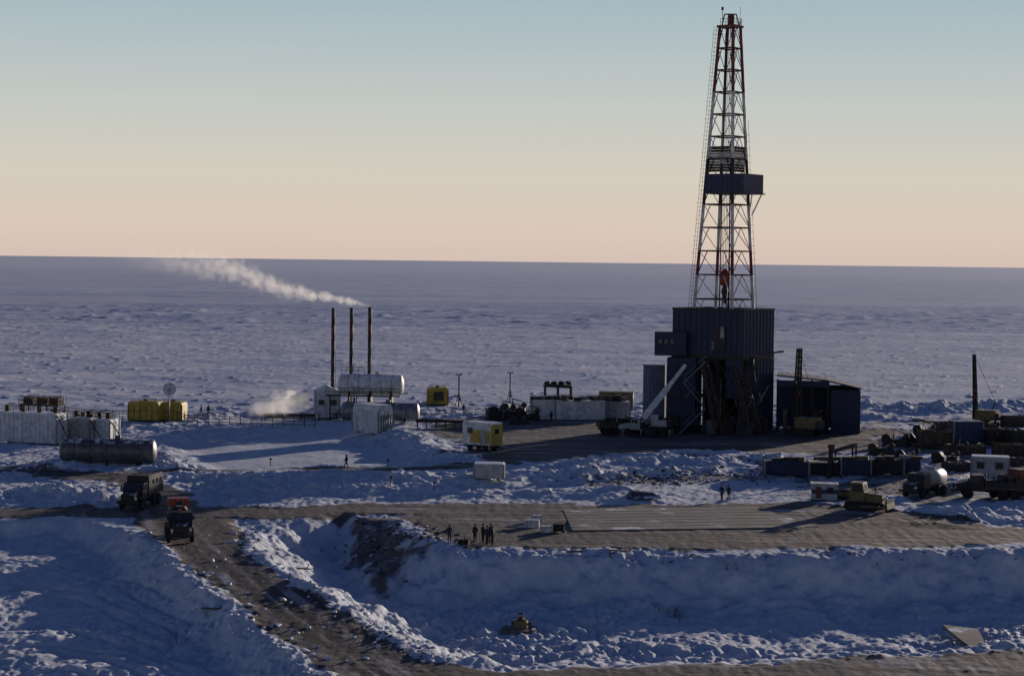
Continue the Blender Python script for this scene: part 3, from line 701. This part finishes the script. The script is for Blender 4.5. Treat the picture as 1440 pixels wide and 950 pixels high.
a.box('window',(-1.2,-Wd/2-.05,2.9),(.9,.05,.8),M_glass); a.box('door',(1.2,-Wd/2-.06,1.95),(.85,.05,1.9),M_dwhite); a.box('end_window',(L/2+.06,0,2.9),(.05,.9,.7),M_glass)
a.box('chassis',(0,0,.75),(L,1.8,.25),M_dark); wheels(a,(-1.4,1.4),1.0,.42); a.bar('drawbar',(L/2,0,.7),(L/2+1.3,0,.5),.12,M_dark)
a.box('step',(1.2,-1.6,.45),(.9,.5,.06),M_steel); a.done()
for px,py,L in ((772,590,6.5),(815,590,9.0),(858,590,7)):
    q=at(px,py); c=container('white_mud_tank',q,4,L*.95,3,3.1+(.3 if px==772 else 0),M_dwhite if px>840 else M_white,snow=False)
    c.rail('deck_railing',[(-L/2,-1.4,3.3),(L/2,-1.4,3.3)],1.0,M_dark,1.4)
    for i in range(7): c.box('deck_equipment',(-L/2+.6+i*(L-1)/7,random.uniform(-.6,.8),3.6+.1*(i%3)),(random.uniform(.6,1.4),1.2,random.uniform(.5,1.2)),[M_dark,M_dyel,M_dark,M_rusty,M_steel][(i+int(px))%5])
    c.done()
q=at(868,580)
c=container('generator_container',(q.x,q.y+4,q.z),-5,6,2.6,3.4,M_dyel,snow=False); c.done()
q=at(785,575); a=A('equipment_shelter',(q.x,q.y+4,q.z),3)
for x in (-2.4,0,2.4):
    for y in (-1.3,1.3): a.bar('post',(x,y,0),(x,y,4.),.2,M_dark)
a.prism('canopy',[(-2.8,3.9),(2.6,3.7),(2.4,4.2),(-2.2,4.5)],-1.6,1.6,M_dark)
for i in range(4): a.lathe('hose_coil',(-2+i*1.3,0,4.4),(.2*i-.3,.4,1),[(0,.3),(.1,.6),(.35,.6),(.45,.3)],M_dark,12)
a.box('shelf',(0,0,2),(5,2.4,.15),M_dark); a.done()
q=at(908,613); t=truck((q.x,q.y,q.z),168,'crane',M_dwhite,M_dwhite,'truck_crane')
e=1/ S(q)
inv=Matrix.Rotation(R(-168),4,'Z')
def loc2(dx,dy,dz): return inv@Vector((dx,dy,dz))
b0=loc2(-.5,0,2.6); b1=loc2((967-908)*e,6,(612-514)*e)
tbox(t,'boom_base',b0,b0.lerp(b1,.6),1.0,.85,M_white); tbox(t,'boom_extension',b0.lerp(b1,.55),b1,.6,.5,M_white)
t.cyl('boom_ram',loc2(0,-.5,1.8),b0.lerp(b1,.4),.16,M_steel); t.cyl('hoist_rope',b1,b1-Vector((0,0,5)),.03,M_dark,n=4); t.box('hook_block',b1-Vector((0,0,5.1)),(.35,.3,.6),M_dred)
t.done()
q=at(876,611); t=truck(q,12,'flat',M_dark,M_dark,'flatbed_truck'); t.done()
q=at(948,607); t=truck(q,10,'flat',M_blue2,M_dark,'flatbed_truck'); t.done()
def crane(px,py,ptx,pty,rz,s=1.,name='crawler_crane'):
    global rig_
    q=at(px,py); e=1/S(q); a=A(name,q,rz); rig_=a
    for y in (-1.5,1.5):
        a.prism('track',[(-2.4,.35),(-2.,.05),(2.,.05),(2.4,.35),(2.2,.85),(-2.2,.85)],y-.35,y+.35,M_black)
        for i in range(6): a.cyl('road_wheel',(-1.8+i*.72,y-.4,.4),(-1.8+i*.72,y+.4,.4),.28,M_dark)
    a.box('car_body',(0,0,.9),(2.6,2.4,.5),M_dark); a.box('house',(-.8,.2,2.1),(3.6,2.5,1.7),M_dyel); a.box('cab',(1.3,-.8,2.1),(1.3,1.,1.8),M_dyel); a.box('cab_glass',(1.97,-.8,2.4),(.04,.85,1.),M_glass); a.box('cab_glass_side',(1.3,-1.32,2.4),(1.,.04,.9),M_glass)
    a.box('counterweight',(-2.8,.2,1.9),(.6,2.5,1.2),M_dark)
    m=Matrix.Rotation(R(-rz),4,'Z'); tip=m@Vector(((ptx-px)*e,0,(py-pty)*e)); b=Vector((1.2,.2,1.5))
    truss(b,tip,.9*s,.9*s,'lattice_boom',M_dark,14,.13,.5*s)
    a.cyl('pendant',(-2.2,.2,4.2),tip,.03,M_dark,n=4); a.bar('gantry',(-1.5,.2,2.9),(-2.2,.2,4.2),.15,M_dark)
    a.cyl('hoist_rope',tip,tip-Vector((-.0,0,7)),.03,M_dark,n=4); a.lathe('hook_block',tip-Vector((0,0,7.6)),(0,0,1),[(0,.05),(.2,.25),(.6,.3),(.9,.05)],M_dred,10)
    a.done()
crane(1130,612,1122,489,150)
crane(1382,600,1368,498,150,.6)
q=at(1358,622); c=container('blue_container',(q.x,q.y,q.z),6,42/S(q),2.6,3.2,M_blue2,snow=False); c.done()
for px,py,L,Hh,m,nm_ in ((1313,630,4.5,2.6,M_rusty,'timber_crate_stack'),(1402,625,4.,2.4,M_dark,'steel_bin'),(1425,600,4,1.8,M_rusty,'steel_bin'),(1420,640,5,1.6,M_rusty,'steel_bin'),(1330,606,3,1.4,M_dark,'steel_bin'),(1436,628,4,2.6,M_dark,'steel_bin'),(1365,640,3.5,1.3,M_rusty,'steel_bin'),(1345,662,3.,1.1,M_dark,'steel_bin')):
    q=at(px,py); a=A(nm_,q,random.uniform(-15,15))
    for i in range(5): a.box('board',(0,-1.2,.2+i*Hh/5+.1),(L,.08,Hh/5*.8),m); a.box('board',(0,1.2,.2+i*Hh/5+.1),(L,.08,Hh/5*.8),m)
    for x in (-1,1):
        a.box('end_board',(x*L/2,0,Hh/2+.1),(.08,2.3,Hh*.95),m)
        for y in (-1.28,1.28): a.box('post',(x*L/2,y,Hh/2+.1),(.14,.14,Hh+.3),M_dark)
    a.box('floor',(0,0,.12),(L,2.3,.1),M_dark)
    for i in range(6): a.box('contents',(random.uniform(-L/2+.5,L/2-.5),random.uniform(-.7,.7),Hh*.6),(random.uniform(.4,1.4),.6,Hh*random.uniform(.5,1.)),random.choice([M_rusty,M_dark,M_steel,M_dyel]),(random.uniform(-20,20),random.uniform(-20,20),0))
    a.done()
for px,py in ((1300,612),(1390,604),(1260,628),(1345,640),(1432,655),(1275,648),(1330,652),(1240,640),(1290,626)): pump(px,py,random.uniform(-40,40),random.uniform(.6,.9),random.choice([M_dark,M_rusty,M_olive]))
q=at(1392,671); c=container('white_site_cabin',q,-14,52/S(q),2.6,2.5,M_dwhite,win=2); c.done()
for i,(px,L) in enumerate(((1105,5.6),(1160,4.2),(1202,3.8),(1246,4.2),(1278,2.6))):
    q=at(px,668-i*.6); c=container('dark_steel_container',q,-2,L,2.4,1.75 if i!=1 else 1.5,M_dark if i%2 else M_blue,snow=False); 
    for k_ in range(4): c.box('stacked_material',(random.uniform(-L/3,L/3),random.uniform(-.5,.5),2.1),(random.uniform(.8,1.8),.8,random.uniform(.2,.7)),random.choice([M_dark,M_wood,M_steel,M_rusty]),(0,0,random.uniform(-20,20)))
    c.done()
q=at(1166,672); a=A('drill_rig_post',q); a.bar('post',(0,0,0),(.2,0,4.0),.45,M_dark); a.box('head',(.2,0,4.1),(.8,.6,.5),M_rusty); a.bar('brace',(.1,0,2.8),(1.6,0,0),.15,M_dark); a.done()
q=at(1185,650); a=A('loading_ramp',q,5); a.prism('ramp_deck',[(-1.5,1.6),(1.8,2.6),(1.8,2.4),(-1.5,1.4)],-1,1,M_rusty)
for x,z in ((-1.3,1.5),(1.6,2.4)): 
    for y in (-.9,.9): a.bar('leg',(x,y,0),(x,y,z),.18,M_dark)
a.done()
q=at(1159,703); a=A('striped_guard_hut',q,-6)
a.box('wall_bottom',(0,0,.5),(2.9,2.,.7),M_dwhite); a.box('wall_mid',(0,0,1.1),(2.9,2.,.5),M_blue2); a.box('wall_top',(0,0,1.6),(2.9,2.,.5),M_dwhite)
a.prism('roof',[(-1.6,1.86),(1.6,1.86),(1.6,2.),(-1.6,2.05)],-1.15,1.15,M_dwhite); a.box('door',(-.7,-1.02,1.0),(.6,.05,1.3),M_dred); a.box('window',(.6,-1.02,1.3),(.7,.05,.6),M_glass); a.box('skid',(0,0,.08),(3,1.8,.16),M_dark); a.done()
q=at(1300,697); t=truck(q,-128,'tank',M_olive,M_dwhite,'tanker_truck'); t.done()
q=at(1392,701); t=truck(q,172,'flat',M_dark,M_dark,'flatbed_truck'); t.done()
q=at(1432,700); t=truck(q,-160,'box',M_dred,M_dred,'van_body_truck'); t.done()
q=at(197,712); t=truck(q,-98,'box',M_dark,M_dark,'van_body_truck'); t.done()
q=at(252,757); t=truck(q,-78,'tank',M_dark,M_dark,'tanker_truck'); 
t.box('rear_cabin',(-2.6,0,3.3),(1.8,2.0,.7),M_red); t.box('roof_beacon',(1.5,0,2.95),(.7,.25,.16),M_red); t.done()
q=at(1216,716); a=A('bulldozer',q,-25)
for y in (-1.1,1.1):
    a.prism('track',[(-2.1,.35),(-1.7,.05),(1.5,.05),(2.,.45),(1.7,.95),(-1.8,1.0)],y-.28,y+.28,M_black)
    for i in range(6): a.cyl('road_wheel',(-1.5+i*.56,y-.31,.35),(-1.5+i*.56,y+.31,.35),.25,M_dark)
a.prism('hood',[(.1,.8),(2.1,.8),(2.1,1.75),(.1,1.95)],-.6,.6,M_dyel)
a.prism('cab',[(-1.5,.9),(.1,.9),(.15,2.0),(-.05,3.),(-1.4,3.05),(-1.5,2.)],-.85,.85,M_dyel)
a.box('cab_window',(-.7,-.86,2.45),(1.1,.04,.8),M_glass); a.box('cab_window',(-.7,.86,2.45),(1.1,.04,.8),M_glass); a.add('windscreen',[(.155,-.7,2.05),(.155,.7,2.05),(-.02,.7,2.85),(-.02,-.7,2.85)],[(0,1,2,3)],M_glass)
a.prism('blade',[(2.7,.05),(3.0,.3),(2.85,.9),(2.95,1.3),(2.8,1.3),(2.65,.9),(2.8,.3)],-1.7,1.7,M_rusty)
for y in (-1.45,1.45): a.bar('push_arm',(-.2,y,.5),(2.8,y,.5),.16,M_dyel)
a.cyl('blade_ram',(1.8,.5,1.5),(2.75,.5,1.),.07,M_steel); a.cyl('blade_ram',(1.8,-.5,1.5),(2.75,-.5,1.),.07,M_steel); a.cyl('exhaust',(1.2,0,1.8),(1.2,0,2.6),.06,M_dark); a.done()
q=at(1190,700); a=A('drill_pipe_stack',q,-8)
for r_ in range(4):
    for i in range(8-r_): a.cyl('drill_pipe',(-2.8,-.9+i*.26+r_*.13,.2+r_*.22),(2.8,-.9+i*.26+r_*.13,.2+r_*.22),.12,M_dyel if (i+r_)%3 else M_rusty,n=8)
for x in (-1.8,1.8): a.box('sleeper',(x,0,.04),(.2,2.6,.16),M_wood)
a.done()
q=at(688,673); c=container('white_storage_container',q,-3,42/S(q),2.4,1.7,M_dwhite,door=False); c.done()
q=at(903,700); a=A('collapsed_blue_panel',q,8)
a.prism('panel',[(-1.9,.1),(1.9,.1),(1.2,.7),(-1.2,.9)],-.8,.8,M_blue2); a.box('sheet',(.2,-.9,.25),(3.6,.8,.06),M_lblue,(25,0,5)); a.box('sheet',(-.6,-.5,.6),(1.6,.8,.06),M_dark,(35,10,25)); a.done()
for px,py,s in ((748,741,(1.5,.9,.7)),(768,748,(1.1,.9,.55)),(755,733,(1.,.8,.6))):
    q=at(px,py); a=A('white_supply_crate',q,random.uniform(-15,15)); a.box('crate',(0,0,s[2]/2),s,M_white); a.box('lid',(0,0,s[2]+.04),(s[0]+.08,s[1]+.08,.08),M_dwhite)
    for x in (-1,1): a.box('strap',(x*s[0]*.3,0,s[2]/2),(.08,s[1]+.03,s[2]+.02),M_dwhite); a.box('runner',(x*s[0]*.3,0,.02),(.1,s[1],.08),M_wood)
    a.done()
q=at(785,748); a=A('generator_box',q,5); a.box('housing',(0,0,.5),(1.,.8,.75),M_black); a.cyl('handle',(-.5,-.3,.95),(.5,-.3,.95),.03,M_steel); 
for x in (-.45,.45): a.cyl('handle_post',(x,-.3,.85),(x,-.3,.95),.03,M_steel); a.cyl('wheel',(x,-.42,.15),(x,-.5,.15),.15,M_dark)
a.box('grille',(0,-.42,.5),(.6,.03,.4),M_dark); a.done()
q=at(732,888); a=A('wellhead',q,-8)
a.box('slab',(-.1,.3,.1),(3.0,2.2,.3),M_conc); a.box('board',(-.9,-.5,.28),(1.2,.25,.08),M_wood,(0,0,8)); a.box('board',(1.1,.2,.28),(.25,1.5,.08),M_wood)
a.box('valve_block',(0,.3,.6),(1.05,.8,.7),M_dyel); a.cyl('casing',(0,.3,.2),(0,.3,1.25),.2,M_dyel); a.cyl('flange',(0,.3,.97),(0,.3,1.07),.36,M_rusty,n=14); a.cyl('flange',(0,.3,1.18),(0,.3,1.27),.28,M_rusty,n=14)
a.cyl('side_valve',(-.75,.3,.65),(.75,.3,.65),.12,M_dyel); 
for x in (-.8,.72): a.lathe('handwheel',(x,.3,.65),(1,0,0),[(0,.2),(.05,.25),(.1,.2)],M_dark,12)
a.cyl('top_spindle',(0,.3,1.27),(0,.3,1.5),.06,M_steel); a.lathe('handwheel_top',(0,.3,1.45),(0,0,1),[(0,.2),(.04,.26),(.08,.2)],M_dark,12); a.done()
for px,py,l in ((815,776,2.),(870,775,2.5),(420,800,2.5),(300,857,2),(1110,745,3)):
    q=at(px,py); a=A('timber_plank',q,random.uniform(-40,40)); a.box('plank',(0,0,.1),(l,.25,.12),M_wood); a.box('cleat',(l*.3,.1,.2),(.12,.5,.1),M_wood); a.done()
for px,py in ((545,657),(549,682),(610,690),(380,655)):
    q=at(px,py); a=A('marker_stake',q); a.bar('stake',(0,0,-.2),(.05,0,1.1),.08,M_wood); a.box('flag_board',(.06,-.04,.95),(.35,.03,.22),M_dark); a.done()
for px,py,n_st in ((950,868,34),(930,860,16),(1030,800,14),(250,905,12)):
    q=at(px,py); a=A('dry_shrub',q)
    for i in range(n_st):
        t=random.random()*6.28; r=random.uniform(.2,1.1); x0=random.uniform(-.7,.7)
        p1=Vector((x0+.4*r*math.cos(t),.4*r*math.sin(t),random.uniform(.3,.8)))
        a.cyl('stem',(x0,0,-.1),p1,.014,M_wood,.009,4)
        for j in range(2): a.cyl('twig',p1.lerp(Vector((x0,0,0)),.3*j/2),p1+Vector((random.uniform(-.3,.3),random.uniform(-.3,.3),random.uniform(.1,.4))),.009,M_wood,.005,4)
    a.done()
# ------------------------------------------------------------------ people
def person(px,py,rz,pose='stand',tr=(.02,.022,.03),jc=(.02,.025,.045),hat=True):
    q=at(px,py,-.02); e=bpy.data.objects.new('person',None); sc.collection.objects.link(e); e.location=q; e.rotation_euler=(0,0,R(rz))
    bm=bmesh.new(); sk=bm.verts.layers.skin.verify()
    def v(co,r,par=None,root=False):
        x=bm.verts.new(co); x[sk].radius=(r,r*.9); x[sk].use_root=root
        if par is not None: bm.edges.new((par,x))
        return x
    st=.0; 
    if pose=='walk': st=.28
    pel=v((0,0,.95),.17,None,True); sp=v((0,.0,1.15),.175,pel); ch=v((0,.01,1.36),.19,sp); nk=v((0,.01,1.52),.08,ch); v((0,.03,1.60),.07,nk)
    for s in (-1,1):
        sh=v((s*.19,0,1.44),.10,ch)
        if pose=='walk': el=v((s*.27,-s*.12,1.17),.075,sh); wr=v((s*.27,-s*.12+.12,.93),.055,el)
        elif pose=='reach' and s==1: el=v((s*.27,.16,1.22),.075,sh); wr=v((s*.2,.42,1.25),.055,el)
        elif pose=='pocket': el=v((s*.32,-.06,1.18),.075,sh); wr=v((s*.21,.1,1.0),.055,el)
        else: el=v((s*.27,-.02,1.16),.075,sh); wr=v((s*.29,.05,.9),.055,el)
        w0=Vector(wr.co); d=(w0-Vector(el.co)).normalized()
        hd=v(w0+d*.08,.045,wr)
        for f in range(4):
            o=Vector(((f-1.5)*.022*(1 if abs(d.z)<.8 else .4),(f-1.5)*.022*(abs(d.z)),0)); a1=v(w0+d*.13+o,.012,hd); v(w0+d*(.17+.01*(f in(1,2)))+o+Vector((0,.01,0)),.011,a1)
        v(w0+d*.1+Vector((-s*.03,.035,0)),.013,hd)
        hp=v((s*.1,0,.88),.125,pel); fy=s*st
        kn=v((s*.12,fy*.7+.03,.5),.085,hp); an=v((s*.13,fy-.02,.11),.065,kn); v((s*.14,fy+.16,.055),.055,an)
    me=bpy.data.meshes.new('body'); bm.to_mesh(me); bm.free()
    key='workwear_%s_%s'%(jc,tr)
    if key not in MC:
        m=bpy.data.materials.new('workwear'); nt,o=nm(m); p=N(nt,'ShaderNodeBsdfPrincipled'); nt.links.new(p.outputs[0],o.inputs[0])
        tc=N(nt,'ShaderNodeTexCoord').outputs['Object']; sx=N(nt,'ShaderNodeSeparateXYZ'); nt.links.new(tc,sx.inputs[0])
        c=mixc(nt,mr(nt,sx.outputs[2],.80,.82),tr,jc); c=mixc(nt,mr(nt,sx.outputs[2],.2,.22),(.01,.01,.01),c)
        n_=noise(nt,tc,6,3); c=mixc(nt,math_(nt,'MULTIPLY',n_,.5),c,(.01,.01,.012)); nt.links.new(c,p.inputs['Base Color']); p.inputs['Roughness'].default_value=.85; MC[key]=m
    me.materials.append(MC[key]); b=bpy.data.objects.new('body',me); sc.collection.objects.link(b); b.parent=e
    mo=b.modifiers.new('skin','SKIN'); mo.use_smooth_shade=True; b.modifiers.new('sub','SUBSURF').levels=1; b.modifiers['sub'].render_levels=1
    a=A('tmp',(0,0,0)); tmp=a.e; a.e=e
    a.lathe('head',(0,.03,1.56),(0,.05,1),[(0,.045),(.03,.07),(.08,.092),(.13,.1),(.18,.092),(.22,.06),(.24,.01)],M_skin,14)
    a.prism('nose',[(-.012,1.64),(.012,1.64),(.006,1.685),(-.006,1.685)],.115,.15,M_skin)
    for s in (-1,1): a.box('ear',(s*.1,.03,1.67),(.02,.03,.06),M_skin); a.box('eye',(s*.035,.122,1.69),(.022,.012,.012),M_black)
    a.box('mouth',(0,.118,1.615),(.045,.01,.01),M_dred)
    a.lathe('hat',(0,.02,1.69),(0,-.05,1),[(0,.112),(.0,.118),(.06,.125),(.1,.118),(.13,.07),(.14,.01)],M_fur,14)
    a.lathe('collar',(0,.01,1.45),(0,.1,1),[(0,.15),(.07,.12),(.11,.115),(.11,.08)],M_jack,12)
    a.done(); bpy.data.objects.remove(tmp)
for v in ((632,763,-20,'stand'),(668,762,40,'pocket'),(679,762,-60,'stand'),(685,765,120,'reach'),(692,765,-120,'stand'),(690,762,20,'pocket'),
          (487,658,80,'walk'),(1015,703,10,'walk'),(1025,703,-30,'stand'),(652,582,0,'stand'),(293,584,0,'stand'),(775,592,30,'stand'),(1292,612,0,'stand'),(283,584,90,'walk')):
    person(*v)
for px,py in ((648,765),(655,765)):
    q=at(px,py); a=A('survey_instrument_case',q,random.uniform(-20,20)); a.box('case',(0,0,.25),(.6,.4,.4),M_black); a.box('lid',(0,0,.47),(.62,.42,.05),M_dark); a.cyl('handle',(-.12,0,.53),(.12,0,.53),.02,M_steel,n=5)
    for s in (-1,1): a.box('latch',(s*.18,-.21,.4),(.06,.03,.08),M_steel)
    for t_ in (0,2.1,4.2): a.cyl('tripod_leg',(.35+.25*math.cos(t_),.3*math.sin(t_),0),(.35,0,.85),.02,M_dyel,n=5)
    a.done()
# ------------------------------------------------------------------ smoke
def fcurve(nt,v,pts):
    n=N(nt,'ShaderNodeFloatCurve'); cv=n.mapping.curves[0]
    cv.points[0].location=pts[0]; cv.points[1].location=pts[-1]
    for p_ in pts[1:-1]: cv.points.new(*p_)
    n.mapping.update(); nt.links.new(v,n.inputs['Value']); return n.outputs[0]
def plume(name,loc,path,dens,nsc=.55,strength=1.,glow=.3):
    Lm=path[-1][0]; hm=max(p[1] for p in path)+.01; rm=max(p[2] for p in path)
    V=[];Fs=[];n=14
    for s,h,r in path:
        for i in range(n):
            t=2*math.pi*i/n; V.append((-s,1.6*r*math.cos(t),h+1.6*r*math.sin(t)))
    for j in range(len(path)-1):
        for i in range(n): Fs.append((j*n+i,j*n+(i+1)%n,(j+1)*n+(i+1)%n,(j+1)*n+i))
    Fs+= [tuple(range(n))[::-1],tuple(range((len(path)-1)*n,len(path)*n))]
    me=bpy.data.meshes.new(name); me.from_pydata(V,[],Fs)
    bm=bmesh.new(); bm.from_mesh(me); bmesh.ops.recalc_face_normals(bm,faces=bm.faces); bm.to_mesh(me); bm.free()
    o_=bpy.data.objects.new(name,me); sc.collection.objects.link(o_); o_.location=loc
    m=bpy.data.materials.new(name+'_volume'); nt,o=nm(m)
    tc=N(nt,'ShaderNodeTexCoord').outputs['Object']; sx=N(nt,'ShaderNodeSeparateXYZ'); nt.links.new(tc,sx.inputs[0])
    s=math_(nt,'DIVIDE',math_(nt,'MULTIPLY',sx.outputs[0],-1.),Lm,clamp=True)
    hz=math_(nt,'MULTIPLY',fcurve(nt,s,[(p[0]/Lm,p[1]/hm) for p in path]),hm)
    rr=math_(nt,'MULTIPLY',fcurve(nt,s,[(p[0]/Lm,p[2]/rm) for p in path]),rm)
    dz=math_(nt,'SUBTRACT',sx.outputs[2],hz)
    d=math_(nt,'SQRT',math_(nt,'ADD',math_(nt,'MULTIPLY',dz,dz),math_(nt,'MULTIPLY',sx.outputs[1],sx.outputs[1])))
    d=math_(nt,'DIVIDE',d,rr)
    n1=noise(nt,tc,nsc,5,.62)
    f=math_(nt,'ADD',math_(nt,'SUBTRACT',1.,d),math_(nt,'MULTIPLY',math_(nt,'SUBTRACT',n1,.5),3.0))
    f=mr(nt,f,.0,1.2)
    de=math_(nt,'MULTIPLY',f,math_(nt,'MULTIPLY',fcurve(nt,s,dens),strength))
    pv=N(nt,'ShaderNodeVolumePrincipled'); pv.inputs['Color'].default_value=(.98,.97,.96,1); pv.inputs['Anisotropy'].default_value=.45
    # added self-emission, standing in for multiple scattering inside the sunlit steam
    pv.inputs['Emission Color'].default_value=(1,.86,.70,1); nt.links.new(math_(nt,'MULTIPLY',de,glow),pv.inputs['Emission Strength'])
    nt.links.new(de,pv.inputs['Density']); nt.links.new(pv.outputs[0],o.inputs['Volume'])
    me.materials.append(m)
    try: m.cycles.volume_step_rate=.1
    except Exception as ex: print(ex)
zt=bh(431)
plume('chimney_smoke',(B.x+bx(517),B.y+3,B.z+zt),[(0,0.2,.3),(3,.8,.7),(5.5,1.2,.9),(9,1.7,1.1),(12,2.3,1.4),(15.4,2.9,1.7),(19,4.5,2.1),(24,6.1,2.5),(30,6.8,2.6),(36,7.3,2.3),(44,8.0,1.8)],
  [(0,1),(.2,.7),(.45,.34),(.65,.17),(.85,.06),(1,0)],.75,.85,.22)
q=at(438,588)
plume('steam_cloud',(q.x,q.y-3.5,q.z+.6),[(0,2.4,1.6),(2.5,2.6,2.2),(5,2.0,2.3),(8,1.1,1.8),(10.5,.4,1.0)],[(0,.9),(.5,.7),(.8,.4),(1,0)],.6,.8,.18)
# ------------------------------------------------------------------ light
AZ,EL=33.5,8.0
sd=Vector((math.sin(R(AZ))*math.cos(R(EL)),math.cos(R(AZ))*math.cos(R(EL)),math.sin(R(EL))))
sl=bpy.data.lights.new('sun','SUN'); sl.energy=4.4; sl.angle=R(.6); sl.color=(1,.85,.71)
so=bpy.data.objects.new('sun',sl); sc.collection.objects.link(so); so.rotation_euler=sd.to_track_quat('Z','Y').to_euler()
w=bpy.data.worlds.new('World'); sc.world=w; w.use_nodes=True; nt=w.node_tree; nt.nodes.clear()
o=N(nt,'ShaderNodeOutputWorld'); bg=N(nt,'ShaderNodeBackground'); nt.links.new(bg.outputs[0],o.inputs[0])
sky=N(nt,'ShaderNodeTexSky',sky_type='NISHITA'); sky.sun_disc=False; sky.sun_elevation=R(EL); sky.sun_rotation=R(AZ); sky.air_density=1.; sky.dust_density=.6; sky.ozone_density=2.
bg.inputs['Strength'].default_value=.07
tc=N(nt,'ShaderNodeTexCoord').outputs['Generated']; sx=N(nt,'ShaderNodeSeparateXYZ'); nt.links.new(tc,sx.inputs[0])
cr=N(nt,'ShaderNodeValToRGB'); nt.links.new(math_(nt,'MULTIPLY',sx.outputs[2],5.,clamp=True),cr.inputs[0])
el=cr.color_ramp.elements; kk=1/.07
stops=[(0,(.66,.53,.46)),(.08,(.70,.58,.48)),(.22,(.66,.61,.52)),(.40,(.54,.58,.55)),(.66,(.37,.48,.54)),(1,(.16,.26,.37))]
el[0].position=0; el[1].position=1
for i,(p_,c_) in enumerate(stops):
    e=el[0] if i==0 else (el[-1] if i==len(stops)-1 else el.new(p_)); e.color=(*c_,1)
vm=N(nt,'ShaderNodeVectorMath',operation='SCALE'); nt.links.new(cr.outputs[0],vm.inputs[0]); vm.inputs[3].default_value=kk
tint=N(nt,'ShaderNodeVectorMath',operation='MULTIPLY'); nt.links.new(sky.outputs[0],tint.inputs[0]); tint.inputs[1].default_value=(.50,.58,1.02)
f=mr(nt,sx.outputs[2],.14,.26)
nt.links.new(mixc(nt,f,vm.outputs[0],tint.outputs[0]),bg.inputs['Color'])
sc.view_settings.view_transform='Standard'; sc.view_settings.look='None'; sc.view_settings.exposure=0; sc.view_settings.gamma=1
